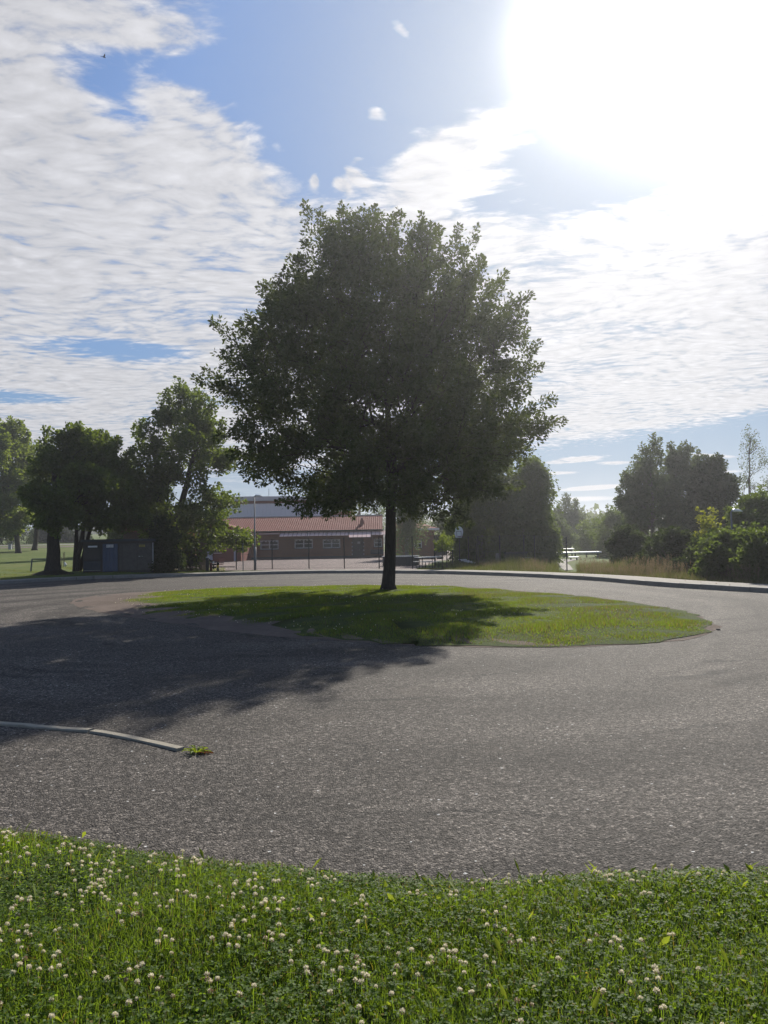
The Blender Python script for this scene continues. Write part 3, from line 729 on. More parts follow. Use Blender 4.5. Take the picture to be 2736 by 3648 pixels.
def weed_leaves(n, a0, a1, L0, L1, mat, name, el0, el1, w=.03):
    Vs = []; Fs = []; mb = MB()
    for k in range(n):
        a_ = random.uniform(a0, a1); el = random.uniform(el0, el1); L_ = random.uniform(L0, L1); r0 = random.uniform(.005, .03)
        segs = 7; pl_, pr_ = [], []
        for i in range(segs+1):
            t_ = i/segs; rr = r0+L_*t_*math.cos(el)*(1-.1*t_); z_ = .01+L_*math.sin(el)*(t_-.75*t_*t_)
            ww = w*(.25+.9*t_)*(1-t_**4)*(1.25 if i % 2 else .65)
            x_, y_ = rr*math.cos(a_), rr*math.sin(a_)
            pl_.append((x_-math.sin(a_)*ww*.5, y_+math.cos(a_)*ww*.5, z_+ww*.25)); pr_.append((x_+math.sin(a_)*ww*.5, y_-math.cos(a_)*ww*.5, z_+ww*.25))
        o_ = len(mb.v); vs = []
        for i in range(segs+1):
            x_, y_ = (pl_[i][0]+pr_[i][0])/2, (pl_[i][1]+pr_[i][1])/2
            vs += [pl_[i], (x_, y_, pl_[i][2]-.006), pr_[i]]
        mb.add(vs, [(i*3+k2, i*3+k2+1, i*3+k2+4, i*3+k2+3) for i in range(segs) for k2 in (0, 1)])
    return mb.build(name, mat, wd)
weed_leaves(34, 0, 6.28, .05, .17, M['broadleaf'], 'foliage', .25, 1.1)
weed_leaves(9, -.7, .5, .10, .17, M['deadleaf'], 'dead_leaves', .02, .25, .025)

# ------------------------------------------------------------------ trees
def sprays(tips, dirs, n, Lsp, leafL, leafW, spread, droop=0.0):
    N_ = len(tips); tps = np.repeat(tips, n, 0); d_ = np.repeat(nrm(dirs), n, 0); L_ = np.repeat(np.broadcast_to(Lsp, N_), n)
    t_ = rng.uniform(-.45, 1, N_*n)
    rad = nrm(rng.normal(size=(N_*n, 3)))*(rng.uniform(0, 1, N_*n)**.5)[:, None]*spread*np.clip(1.15-t_, .2, 1)[:, None]
    pos = tps+d_*(L_*t_)[:, None]+rad; pos[:, 2] -= droop*np.clip(t_, 0, 1)**2*L_
    ax_ = d_*.6+nrm(rad+1e-6)*.9+rng.normal(size=(N_*n, 3))*.4; ax_[:, 2] -= .15+droop*.6
    nn = rng.normal(size=(N_*n, 3))*.8+np.array([0, 0, .9])
    return leaf_arrays(pos, ax_, nn, rng.uniform(.7, 1.25, N_*n)*leafL, rng.uniform(.7, 1.2, N_*n)*leafW, .18, .6)

def skeleton(base, axis_pts, tips, r_trunk, min_r=.012, up_pen=1.0, lowest=1):
    """greedy branching: every tip joins the cheapest existing node; returns one joined tube mesh"""
    nodes = [np.array(p, float) for p in axis_pts]; par = [-1]+list(range(len(nodes)-1)); pl_ = [0.0]
    for i in range(1, len(nodes)): pl_.append(pl_[-1]+np.linalg.norm(nodes[i]-nodes[i-1]))
    nt = len(nodes); c0 = np.array(axis_pts[len(axis_pts)//2])
    dist = np.linalg.norm(tips-c0, axis=1); order = np.argsort(dist)
    P_ = np.zeros((nt+2*len(tips), 3)); P_[:nt] = nodes; PL = np.zeros(len(P_)); PL[:nt] = pl_; n = nt
    par += [0]*(2*len(tips))
    for k in order:
        p = tips[k]; q = P_[lowest:n]; dv = p-q; dl = np.linalg.norm(dv, axis=1)
        cost = dl*1.0+PL[lowest:n]*.45+np.clip(-dv[:, 2], 0, 9)*up_pen
        j = int(np.argmin(cost))+lowest
        if dl[j-lowest] > 1.6:
            mid = P_[j]*.5+p*.5+rng.normal(size=3)*.12*dl[j-lowest]*.5; mid[2] += .08*dl[j-lowest]
            P_[n] = mid; PL[n] = PL[j]+np.linalg.norm(mid-P_[j]); par[n] = j; j = n; n += 1
        P_[n] = p; PL[n] = PL[j]+np.linalg.norm(p-P_[j]); par[n] = j; n += 1
    w = np.zeros(n); haschild = np.zeros(n, bool)
    for i in range(n-1, 0, -1):
        if w[i] == 0: w[i] = 1
        w[par[i]] += w[i]; haschild[par[i]] = True
    r = min_r*w**(1/2.35)
    # trunk taper
    s_ = r_trunk/max(r[0], 1e-6)
    for i in range(nt):
        r[i] = max(r[i], r_trunk*(1-.72*i/(nt-1))) if s_ > 1 else min(r[i], r_trunk*(1-.6*i/(nt-1)))
    for i in range(nt, n): r[i] = min(r[i], r[par[i]]*.8)
    return P_[:n], par[:n], r, nt
def tubes_np(P_, par, r, skip, sides=5):
    n = len(P_); idx = np.arange(skip, n); A_ = P_[np.array(par)[idx]]; B_ = P_[idx]
    ra = np.minimum(r[np.array(par)[idx]]*.75, r[idx]*1.6); rb = r[idx]
    d_ = nrm(B_-A_); ref = np.where(np.abs(d_[:, 2:3]) > .9, [[1., 0, 0]], [[0, 0, 1.]]); u = nrm(np.cross(d_, ref)); w = np.cross(d_, u)
    an = np.arange(sides)*2*np.pi/sides; ring = u[:, None, :]*np.cos(an)[None, :, None]+w[:, None, :]*np.sin(an)[None, :, None]
    V = np.concatenate([A_[:, None]+ring*ra[:, None, None], B_[:, None]+ring*rb[:, None, None]], 1).reshape(-1, 3)
    k = np.arange(sides); k2 = (k+1) % sides; q = np.stack([k, k2, k2+sides, k+sides], 1)
    F = (q[None]+np.arange(len(idx))[:, None, None]*2*sides).reshape(-1, 4)
    return V, F

def tree(name, label, cat, group, trunk_px, d, rows, n_spr, n_leaf, leafmat, r_trunk=.2, leafL=.12, leafW=.07, Lsp=.7, spread=.3, droop=0.0,
         bark='bark', depth=1.0, extra=(), stems=1, gap=0.35, base_z=None, dir_up=.5, lean=None, fill=.45, seed=0, trunk_top=.72, low=2, clump=None):
    """rows: (photo y, left x, right x) outline of the crown at distance d"""
    rs = np.random.default_rng(seed+100)
    R_ = [(PD((a_+b_)/2, y_, d), (b_-a_)/2*d/FPX) for y_, a_, b_ in rows]
    zs = np.array([p.z for p, _ in R_]); cx = np.array([p.x for p, _ in R_]); hw = np.array([w for _, w in R_])
    o_ = np.argsort(zs); zs, cx, hw = zs[o_], cx[o_], hw[o_]
    tb = PD(trunk_px[0], trunk_px[1], d); z0 = gz(tb.x, d) if base_z is None else base_z
    root = empty(name, (tb.x, d, z0), label, cat, group)
    ro = np.array([tb.x, d, z0])
    # sample sprig positions
    zz = np.linspace(zs[0], zs[-1], 400); ww = np.interp(zz, zs, hw); pz = ww**2; cdf = np.cumsum(pz)/pz.sum()
    m_ = int(n_spr*2.2); z_ = np.interp(rs.uniform(size=m_), cdf, zz); w_ = np.interp(z_, zs, hw); c_ = np.interp(z_, zs, cx)
    th = rs.uniform(0, 2*np.pi, m_); rr = (fill**2+(1-fill**2)*rs.uniform(size=m_))**.5
    inset = np.clip(Lsp*.55, 0, w_*.6)
    rad = np.clip(rr*w_-inset*rr, 0, None)
    x_ = c_+np.cos(th)*rad; y_ = d+np.sin(th)*rad*depth
    lump = lownoise(x_*1.0+z_*.7, y_+z_*.9, 1.1, seed+7)+.5*lownoise(x_-z_, y_*1.2-z_*.4, 2.0, seed+8)
    ok_ = lump+rs.normal(size=m_)*.6 > np.quantile(lump, gap)-.3*(1-gap)
    T_ = np.stack([x_, y_, z_], 1)[ok_][:n_spr]; thk = th[ok_][:n_spr]; rk = rr[ok_][:n_spr]
    if clump is None:
        vol = hw.mean()**2*(zs[-1]-zs[0]); cr_ = .17*hw.max()+.25; clump = (int(np.clip(vol/cr_**3*.55, 18, 260)), cr_)
    K_, cr_ = clump; kc = rs.permutation(len(T_))[:K_]; which = rs.integers(0, len(kc), n_spr); cen = T_[kc][which]
    q_ = nrm(rs.normal(size=(n_spr, 3)))*(rs.uniform(.25, 1, n_spr)**.5)[:, None]*cr_*rs.uniform(.75, 1.25, len(kc))[which][:, None]*np.array([1, 1, .62])
    Tn = cen+q_; wl_ = np.interp(Tn[:, 2], zs, hw)*1.0+.15; c2 = np.interp(Tn[:, 2], zs, cx)
    rr2 = np.hypot(Tn[:, 0]-c2, (Tn[:, 1]-d)/depth); f2 = np.minimum(1, wl_/np.maximum(rr2, 1e-6)); Tn[:, 0] = c2+(Tn[:, 0]-c2)*f2; Tn[:, 1] = d+(Tn[:, 1]-d)*f2
    rk = np.clip(rr2/wl_, 0, 1); T_ = Tn; clq = q_/cr_
    cz = zs[0]+.38*(zs[-1]-zs[0]); outw = T_-np.array([cx.mean(), d, cz]); dr = nrm(outw)*(.4+.6*rk[:, None])+clq*.7+rs.normal(size=T_.shape)*.3
    dr[:, 2] += dir_up-droop*1.8
    Ls_ = Lsp*(.55+.6*rs.uniform(size=len(T_)))
    ext_T, ext_D, ext_L = [], [], []
    for (ex, ey, *rest) in extra:
        e = np.array(PD(ex, ey, d+(rest[0] if rest else 0))); cdir = e-np.array([np.interp(e[2], zs, cx), d, cz-1.5]); cdir /= np.linalg.norm(cdir); cdir[2] = cdir[2]*.8+.25; cdir /= np.linalg.norm(cdir)
        for k in range(6):
            ext_T.append(e-cdir*(.30+.36*k)+rs.normal(size=3)*.05*k); ext_D.append(cdir+rs.normal(size=3)*.15); ext_L.append(Lsp*(.5+.1*k))
    if ext_T: T_ = np.concatenate([T_, ext_T]); dr = np.concatenate([dr, ext_D]); Ls_ = np.r_[Ls_, ext_L]
    V_, F_ = sprays(T_-ro, dr, n_leaf, Ls_, leafL, leafW, spread, droop)
    cr = mesh_np('crown', V_, F_, leafmat, root)
    # trunk(s)
    H = zs[-1]-z0; top = ro+np.array([(np.interp(zs[-1]*.7, zs, cx)-tb.x)*(.5 if lean is None else 0.1), 0, H*trunk_top])
    allV, allF = [], []; 
    if stems == 1:
        segs = 9; ax_pts = []
        for i in range(segs+1):
            t_ = i/segs; p = ro*(1-t_)+top*t_; p = p+np.array([rs.normal()*.05*H*.04*(i > 0), rs.normal()*.05*H*.04*(i > 0), 0])*(1.0 if lean is not None else 3)
            if lean is not None and i > 0: p = p+np.array([np.interp(t_, lean[0], lean[1]), 0, 0])
            ax_pts.append(p)
        P_, par, r, nt = skeleton(ro, ax_pts, T_, r_trunk, lowest=low)
        # lowest connection height: skip below crown
        mb = MB(); tr_r = [r[0]*1.65, r[0]*1.12]+[r[i] for i in range(1, nt)]
        pts = [ax_pts[0]-np.array([0, 0, .15]), ax_pts[0]+np.array([0, 0, .22])]+[p for p in ax_pts[1:]]
        mb.tube([tuple(np.array(p)-ro) for p in pts], tr_r, 12)
        V_, F_ = tubes_np(P_-ro, par, r, nt)
        Vt = np.array(mb.v); Vall = np.concatenate([V_, Vt])
        me_f = [tuple(f) for f in F_.tolist()]+[tuple(i+len(V_) for i in f) for f in mb.f]
        me = bpy.data.meshes.new('trunk'); me.from_pydata(Vall.tolist(), [], me_f); me.materials.append(M[bark]); me.polygons.foreach_set('use_smooth', [True]*len(me.polygons)); me.update()
        o2 = bpy.data.objects.new('trunk', me); C.objects.link(o2); o2.parent = root
    else:
        for s_ in range(stems):
            a_ = 2*np.pi*s_/stems+.4; off_ = np.array([math.cos(a_)*.25*stems*.35, math.sin(a_)*.2, 0])
            tp = top+np.array([math.cos(a_)*hw.max()*.45, math.sin(a_)*hw.max()*.4, rs.normal()*.3])
            ax_pts = [ro+off_*min(1, .4+0) + (tp-ro-off_)*t_ + np.array([0, 0, 0.06*H*math.sin(math.pi*t_)]) + rs.normal(size=3)*.04*(t_ > 0) for t_ in np.linspace(0, 1, 8)]
            sub = T_[s_::stems]
            P_, par, r, nt = skeleton(ro, ax_pts, sub, r_trunk)
            mb = MB(); mb.tube([tuple(ax_pts[0]-ro-np.array([0, 0, .15]))]+[tuple(p-ro) for p in ax_pts], [r[0]*1.2]+[r[i] for i in range(nt)], 9)
            V_, F_ = tubes_np(P_-ro, par, r, nt)
            me_f = [tuple(f) for f in F_.tolist()]+[tuple(i+len(V_) for i in f) for f in mb.f]
            me = bpy.data.meshes.new('stem'); me.from_pydata(np.concatenate([V_, np.array(mb.v)]).tolist(), [], me_f); me.materials.append(M[bark]); me.polygons.foreach_set('use_smooth', [True]*len(me.polygons)); me.update()
            o2 = bpy.data.objects.new('trunk', me); C.objects.link(o2); o2.parent = root
    return root

k_ = 1.6492
oak_rows = [(y*k_, a_*k_, b_*k_) for y, a_, b_ in [(482, 700, 850), (500, 680, 920), (530, 665, 985), (565, 640, 1020), (600, 630, 1040), (650, 560, 1080), (700, 525, 1095), (750, 520, 1108), (800, 500, 1125), (850, 495, 1135), (900, 505, 1155), (950, 510, 1155), (1000, 520, 1150), (1045, 550, 1120), (1075, 620, 1060)]]
oak_ext = [(x*k_, y*k_) for x, y in [(660, 440), (742, 440), (806, 448), (850, 466), (892, 484), (950, 492), (995, 492), (418, 815), (440, 800), (457, 690), (572, 612), (625, 555), (1145, 632), (1120, 650), (1135, 680), (1165, 740), (1170, 790), (1200, 860), (1218, 908), (1090, 590), (1040, 555), (700, 1110), (640, 1105), (600, 1085), (985, 1140), (1020, 1130), (905, 1120), (690, 455), (780, 455)]]
tree('oak_tree', 'big dark oak with a dense round crown standing alone on the grass traffic island', 'tree', None, (1384, 2108), 29.4, oak_rows, 2700, 64, M['oakleaf'],
     r_trunk=.235, leafL=.150, leafW=.080, Lsp=.66, spread=.29, depth=1.08, extra=oak_ext, gap=.1, low=4, clump=(520, .82), base_z=.08, fill=.25, seed=3, lean=([0, .12, .3, .5, 1], [0, .10, .18, .16, .0]), bark='darkbark')

maples = 'maples on the left behind the pavement'
tree('maple_tree', 'tall leafy maple rising behind the low shed with the blue door', 'tree', maples, (600, 2035), 54, [(1400, 590, 650), (1440, 560, 740), (1500, 500, 780), (1560, 485, 815), (1650, 490, 835), (1740, 480, 850), (1820, 470, 870), (1880, 490, 890), (1930, 540, 900), (1965, 640, 885)],
     620, 58, M['mapleleaf'], r_trunk=.32, leafL=.20, leafW=.17, Lsp=.8, spread=.42, extra=[(600, 1392), (640, 1390), (715, 1405), (760, 1440), (480, 1530), (800, 1500), (880, 1900), (870, 1955)], gap=.2, seed=11, bark='darkbark', stems=2)
tree('maple_tree', 'dark maple with a thick trunk on an earth mound left of the shed', 'tree', maples, (188, 2040), 47, [(1530, 240, 285), (1570, 165, 330), (1630, 130, 390), (1700, 110, 430), (1800, 110, 440), (1850, 140, 400)],
     520, 58, M['mapleleaf'], r_trunk=.45, low=4, lean=([0, 1], [0, 0]), leafL=.20, leafW=.17, Lsp=.8, spread=.42, extra=[(165, 1530), (245, 1520), (285, 1515), (215, 1545)], gap=.2, seed=12, bark='darkbark')
tree('maple_tree', 'many stemmed dark maple growing tight against the left end of the shed', 'tree', maples, (275, 2040), 50, [(1550, 335, 355), (1580, 300, 430), (1630, 290, 470), (1700, 290, 480), (1790, 290, 500), (1860, 290, 540)],
     460, 56, M['mapleleaf'], r_trunk=.16, leafL=.20, leafW=.17, Lsp=.8, spread=.42, extra=[(345, 1545), (420, 1565), (470, 1600)], gap=.2, seed=13, stems=4, bark='darkbark', trunk_top=.6)
tree('maple_tree', 'bright green maple at the left edge standing on the sunny lawn', 'tree', maples, (65, 1966), 92, [(1535, 0, 100), (1570, -120, 150), (1630, -190, 180), (1700, -230, 140), (1790, -210, 95), (1860, -180, 100), (1895, 0, 80)],
     800, 60, M['lightleaf'], r_trunk=.3, leafL=.32, leafW=.28, Lsp=1.3, spread=.75, gap=.15, seed=14, extra=[(40, 1530), (90, 1545)])
tree('maple_tree', 'smaller green maple further back on the lawn by the lane', 'tree', maples, (123, 1961), 104, [(1590, 90, 180), (1650, 60, 240), (1740, 50, 260), (1820, 60, 230), (1875, 80, 190)],
     260, 54, M['mapleleaf'], r_trunk=.32, leafL=.32, leafW=.28, Lsp=1.3, spread=.75, gap=.15, seed=15)
tree('maple_tree', 'green maple crown filling the gap behind the shed', 'tree', maples, (430, 1990), 80, [(1640, 400, 480), (1720, 380, 520), (1800, 380, 560), (1880, 380, 580), (1930, 400, 560)],
     260, 54, M['mapleleaf'], r_trunk=.25, leafL=.28, leafW=.24, Lsp=1.1, spread=.6, gap=.15, seed=16)
birches = 'weeping birches in the school yard'
BK = dict(bark='birchbark', leafL=.22, leafW=.14, droop=.9, dir_up=-.2)
tree('birch_tree', 'weeping birch hanging low over the basketball board', 'tree', birches, (1718, 2008), 63, [(1570, 1640, 1760), (1640, 1590, 1850), (1720, 1560, 1880), (1800, 1555, 1890), (1880, 1540, 1890), (1950, 1600, 1880), (1990, 1640, 1860)],
     1000, 66, M['mapleleaf'], r_trunk=.22, Lsp=1.2, spread=.34, gap=.2, seed=21, **BK)
tree('birch_tree', 'weeping birch with drooping outer branches against the open sky', 'tree', birches, (1860, 2008), 60, [(1610, 1880, 1960), (1640, 1830, 1980), (1700, 1790, 1985), (1780, 1770, 1975), (1860, 1770, 1995), (1930, 1770, 2000), (1985, 1800, 1990)],
     820, 66, M['birchleaf'], r_trunk=.2, Lsp=1.2, spread=.34, gap=.25, seed=22, **BK)
tree('birch_tree', 'pale weeping birch seen just right of the oak trunk behind the yard', 'tree', birches, (1450, 1990), 78, [(1660, 1410, 1480), (1720, 1390, 1530), (1790, 1385, 1550), (1860, 1390, 1560), (1905, 1400, 1530)],
     190, 56, M['greyleaf'], r_trunk=.2, Lsp=2.0, spread=.6, gap=.1, seed=23, bark='birchbark', leafL=.2, leafW=.14, droop=.9, dir_up=-.2)
back = 'trees behind the school'
tree('birch_tree', 'tall dark tree behind the right end of the school roof', 'tree', back, (1290, 1960), 118, [(1560, 1200, 1300), (1640, 1130, 1400), (1720, 1110, 1420), (1790, 1160, 1410), (1850, 1200, 1400), (1900, 1230, 1400)],
     240, 56, M['birchleaf'], r_trunk=.3, Lsp=1.8, spread=.8, gap=.1, seed=24, bark='birchbark', leafL=.28, leafW=.2)
tree('birch_tree', 'small green tree at the end of the second school wing', 'tree', back, (1585, 1965), 92, [(1840, 1545, 1610), (1880, 1540, 1625), (1925, 1545, 1620)],
     70, 50, M['birchleaf'], r_trunk=.12, Lsp=1.0, spread=.45, gap=.1, seed=25, leafL=.2, leafW=.15)
distant = 'trees in the valley to the right'
tree('valley_tree', 'grey green tree with a pointed top in the gap right of the birches', 'tree', distant, (2030, 1970), 125, [(1785, 2005, 2030), (1810, 1985, 2060), (1850, 1965, 2085), (1900, 1950, 2110), (1955, 1945, 2120)],
     200, 54, M['greyleaf'], r_trunk=.25, Lsp=1.5, spread=.8, gap=.15, seed=31, leafL=.3, leafW=.22, extra=[(2015, 1768), (2050, 1790)])
tree('valley_tree', 'round green tree behind the long white rail', 'tree', distant, (2110, 1975), 105, [(1860, 2080, 2150), (1890, 2050, 2190), (1930, 2040, 2200), (1970, 2050, 2200)],
     170, 54, M['mapleleaf'], r_trunk=.2, Lsp=1.2, spread=.7, gap=.15, seed=32, leafL=.26, leafW=.2)
tree('valley_tree', 'green tree filling in left of the tall birch group', 'tree', distant, (2190, 1985), 85, [(1820, 2160, 2200), (1860, 2130, 2230), (1910, 2110, 2260), (1960, 2110, 2270), (2000, 2120, 2280)],
     230, 54, M['birchleaf'], r_trunk=.2, Lsp=1.0, spread=.6, gap=.15, seed=33, leafL=.22, leafW=.17)
tree('valley_tree', 'low dark tree between the weeping birch and the valley gap', 'tree', distant, (1975, 1985), 95, [(1850, 1960, 2000), (1890, 1940, 2030), (1940, 1930, 2040), (1975, 1940, 2030)],
     130, 54, M['greyleaf'], r_trunk=.2, Lsp=1.2, spread=.6, gap=.1, seed=34, leafL=.24, leafW=.18)
rightg = 'tall trees on the right beyond the meadow'
tree('birch_tree', 'tall grey green birch with a ragged top left in the right group', 'tree', rightg, (2330, 2050), 60, [(1570, 2300, 2345), (1600, 2280, 2370), (1650, 2250, 2400), (1700, 2215, 2430), (1760, 2200, 2450), (1830, 2200, 2460), (1900, 2190, 2460), (1980, 2190, 2450), (2040, 2230, 2440)],
     800, 52, M['greyleaf'], r_trunk=.2, leafL=.20, leafW=.14, Lsp=.8, spread=.34, gap=.3, seed=41, bark='birchbark', extra=[(2325, 1550), (2290, 1585), (2345, 1565), (2225, 1690), (2200, 1740)])
tree('birch_tree', 'birch in the middle of the right group with a thin crown top', 'tree', rightg, (2430, 2050), 62, [(1590, 2390, 2420), (1630, 2380, 2450), (1680, 2370, 2500), (1750, 2360, 2530), (1830, 2360, 2540), (1920, 2350, 2540), (2010, 2360, 2520)],
     700, 52, M['greyleaf'], r_trunk=.2, leafL=.20, leafW=.14, Lsp=.8, spread=.34, gap=.3, seed=42, bark='birchbark', extra=[(2390, 1580), (2425, 1600), (2490, 1610), (2440, 1620)])
tree('broadleaf_tree', 'dense dark round tree at the right side of the group', 'tree', rightg, (2560, 2050), 58, [(1650, 2490, 2560), (1690, 2470, 2600), (1750, 2460, 2630), (1830, 2460, 2650), (1920, 2460, 2650), (2010, 2470, 2640)],
     640, 54, M['darkleaf'], r_trunk=.22, leafL=.22, leafW=.16, Lsp=.7, spread=.4, gap=.15, seed=43, extra=[(2490, 1640), (2550, 1650)])
tree('birch_tree', 'thin sparse tall tree with bare twigs at the far right', 'tree', rightg, (2668, 2050), 66, [(1530, 2655, 2685), (1580, 2645, 2710), (1640, 2630, 2750), (1700, 2625, 2780), (1760, 2625, 2790), (1820, 2630, 2790)],
     190, 16, M['greyleaf'], r_trunk=.13, leafL=.12, leafW=.085, Lsp=.6, spread=.24, gap=.3, seed=44, trunk_top=.93, extra=[(2665, 1512), (2690, 1530), (2640, 1580), (2720, 1600)])
tree('broadleaf_tree', 'green tree cut by the right edge of the picture', 'tree', rightg, (2780, 2060), 48, [(1790, 2720, 2800), (1830, 2680, 2880), (1890, 2670, 2900), (1960, 2670, 2900), (2040, 2680, 2890)],
     420, 54, M['birchleaf'], r_trunk=.2, leafL=.15, leafW=.11, Lsp=.7, spread=.36, gap=.15, seed=45)
tree('maple_tree', 'young maple with bright yellow leaves in front of the dark round tree', 'tree', rightg, (2530, 2070), 37, [(1830, 2525, 2548), (1870, 2490, 2555), (1905, 2490, 2545), (1935, 2500, 2600), (1990, 2480, 2600), (2030, 2490, 2560)],
     80, 24, M['yellowleaf'], r_trunk=.05, leafL=.17, leafW=.15, Lsp=.5, spread=.25, gap=.3, seed=46)
shr = 'shrubs at the right behind the pavement'
def shrub(label, px, d, rows, n, mat, seed, n_leaf=46, L=.15, W_=.105):
    return tree('shrub', label, 'shrub', shr, px, d, rows, n, n_leaf, mat, r_trunk=.05, leafL=L, leafW=W_, Lsp=.5, spread=.3, gap=.15, seed=seed, stems=3, trunk_top=.6)
shrub('broad green shrub around the foot of the right lamp post', (2600, 2082), 32.5, [(1925, 2580, 2660), (1950, 2520, 2690), (2000, 2490, 2710), (2075, 2480, 2700)], 460, M['birchleaf'], 51)
tree('broadleaf_tree', 'dark leafy tree filling the right edge behind the slim lamp post', 'tree', rightg, (2680, 2078), 42, [(1770, 2640, 2700), (1820, 2600, 2760), (1880, 2560, 2800), (1950, 2530, 2840), (2020, 2520, 2850), (2070, 2540, 2840)], 500, 52, M['birchleaf'], r_trunk=.18, leafL=.19, leafW=.14, Lsp=.6, spread=.36, gap=.15, seed=47)
shrub('tall green shrub at the right edge behind the pavement', (2720, 2085), 30, [(1880, 2690, 2760), (1930, 2660, 2810), (2000, 2640, 2830), (2080, 2640, 2830)], 420, M['birchleaf'], 52)
shrub('dark low shrub under the tall birch group', (2400, 2070), 39, [(1920, 2300, 2450), (1970, 2260, 2490), (2020, 2250, 2510), (2070, 2280, 2510)], 480, M['darkleaf'], 53)
shrub('dark bush left of the birch group beside the dry meadow', (2270, 2045), 47, [(1890, 2200, 2290), (1940, 2170, 2340), (2000, 2160, 2350), (2045, 2180, 2340)], 420, M['darkleaf'], 54)
shrub('green bush behind the seeding meadow grass', (2480, 2075), 35, [(1940, 2430, 2530), (1980, 2410, 2560), (2030, 2400, 2570), (2075, 2420, 2570)], 340, M['darkleaf'], 55)
lsh = 'bushes by the school yard gate'
tree('shrub', 'dark bush beside the orange corner of the small house', 'shrub', lsh, (680, 2030), 55, [(1960, 665, 700), (1980, 650, 715), (2005, 645, 725), (2028, 650, 728)], 110, 50, M['darkleaf'], r_trunk=.05, leafL=.12, leafW=.08, Lsp=.4, spread=.25, stems=3, seed=56)
tree('shrub', 'large dark bush filling the shade right of the shed', 'shrub', lsh, (595, 2035), 50, [(1850, 560, 640), (1900, 545, 645), (1960, 545, 645), (2030, 550, 640)], 330, 50, M['darkleaf'], r_trunk=.08, leafL=.14, leafW=.11, Lsp=.5, spread=.35, stems=4, seed=57)
for j, (sx, dd_, lab) in enumerate([(1576, 47.5, 'slim young tree by the yard fence nearest the picnic table'), (1592, 48.5, 'slim young tree second from the picnic table')]):
    tree('young_tree', lab, 'tree', 'young trees along the yard fence', (sx, 2014), dd_, [(1915, sx-6, sx+8), (1935, sx-12, sx+16), (1960, sx-12, sx+14)], 26, 34, M['lightleaf'], r_trunk=.035, leafL=.10, leafW=.07, Lsp=.3, spread=.16, seed=60+j, trunk_top=.9)

# far wood on the left / behind
for j, (x0, x1, yt, d_, lab, mt) in enumerate([(-260, 120, 1870, 150, 'clipped dark hedge across the lane at the far left', 'darkleaf'), (110, 330, 1880, 160, 'dark hedge seen between the maple trunks', 'darkleaf')]):
    tree('hedge', lab, 'hedge', 'hedges beyond the lane', ((x0+x1)/2, 1945), d_, [(yt, x0, x1), (yt+20, x0, x1), (yt+45, x0, x1), (yt+72, x0, x1)], 260, 44, M[mt], r_trunk=.1, leafL=.4, leafW=.3, Lsp=1.2, spread=.9, depth=.16, seed=70+j, gap=.0, stems=3)

# ------------------------------------------------------------------ far wooded hills
def hill(name, y0, ztop_px, xs, label, dd=60, seed=5, mat=M['darkleaf']):
    r_ = np.random.default_rng(seed); X = np.arange(xs[0], xs[1], 3.0); nr_ = 9; vs = []
    crest = np.interp(X, [p[0] for p in ztop_px], [p[1] for p in ztop_px])
    for j in range(nr_):
        t_ = j/(nr_-1); z_ = crest*np.sin(t_*math.pi/2)**.7+(r_.uniform(-1.6, 1.6, len(X)) if j > 0 else 0); vs.append(np.stack([X+r_.uniform(-1.2, 1.2, len(X)), np.full(len(X), y0)+dd*t_+r_.uniform(-2, 2, len(X)), z_-(1 if j == 0 else 0)], 1))
    V = np.concatenate(vs); nx = len(X); ii, jj = np.meshgrid(np.arange(nx-1), np.arange(nr_-1)); a = (jj*nx+ii).ravel()
    F = np.stack([a, a+1, a+nx+1, a+nx], 1)
    # crown lumps: leafy clumps scattered over the slope
    i_ = r_.integers(0, len(V), 9000); P_ = V[i_]+r_.normal(size=(9000, 3))*[1.5, 2, 1.2]
    g_ = mesh_np(name, V, F, mat); tag(g_, label, kind='structure')
    V2, F2 = leaf_arrays(P_, r_.normal(size=(9000, 3))+[0, 0, 1.2], r_.normal(size=(9000, 3)), r_.uniform(1, 2.6, 9000), r_.uniform(.8, 2, 9000), .3)
    w_ = mesh_np('distant_wood', V2, F2, mat); tag(w_, 'wooded tree tops on the '+label, kind='stuff')
fz_ = lambda px, py, d_: PD(px, py, d_)
h1 = [(fz_(x, y, 420).x, fz_(x, y, 420).z) for x, y in [(-800, 1900), (0, 1890), (700, 1860), (1300, 1850), (1900, 1832), (2060, 1822), (2140, 1818), (2250, 1826), (2400, 1815), (2736, 1800), (3400, 1810)]]
hill('hills', 420, h1, (-420, 420), 'dark blue green ridge on the horizon')
h2 = [(fz_(x, y, 230).x, fz_(x, y, 230).z) for x, y in [(1500, 1900), (1900, 1880), (2080, 1862), (2150, 1850), (2300, 1850), (2800, 1840), (3300, 1860)]]
hill('hills', 230, h2, (15, 150), 'nearer wooded slope in the valley to the right', 40, 8, M['birchleaf'])

# ------------------------------------------------------------------ meadow with tall dry grass, right side
def scatter_between(n, px0, px1, s0, s1):
    a_ = GP(px0, 2060).x; X = []; Y = []
    idx = rng.uniform(0, len(KL)-1, n*6); i_ = idx.astype(int); f_ = idx-i_; P_ = KL[i_]*(1-f_[:, None])+KL[np.minimum(i_+1, len(KL)-1)]*f_[:, None]
    nn = nor2[i_]; s_ = s0+(s1-s0)*rng.uniform(size=n*6)**1.3; P_ = P_+nn*s_[:, None]
    u = P_[:, 0]/P_[:, 1]; q = 1368+u*FPX; ok_ = (q > px0) & (q < px1); return P_[ok_][:n, 0], P_[ok_][:n, 1], s_[ok_][:n]
X, Y, s_ = scatter_between(60000, 1480, 2850, 2.0, 14)
qx = 1368+X/Y*FPX
keep = ~(inpoly(np.array(pgp), X, Y)); X, Y, s_, qx = X[keep], Y[keep], s_[keep], qx[keep]
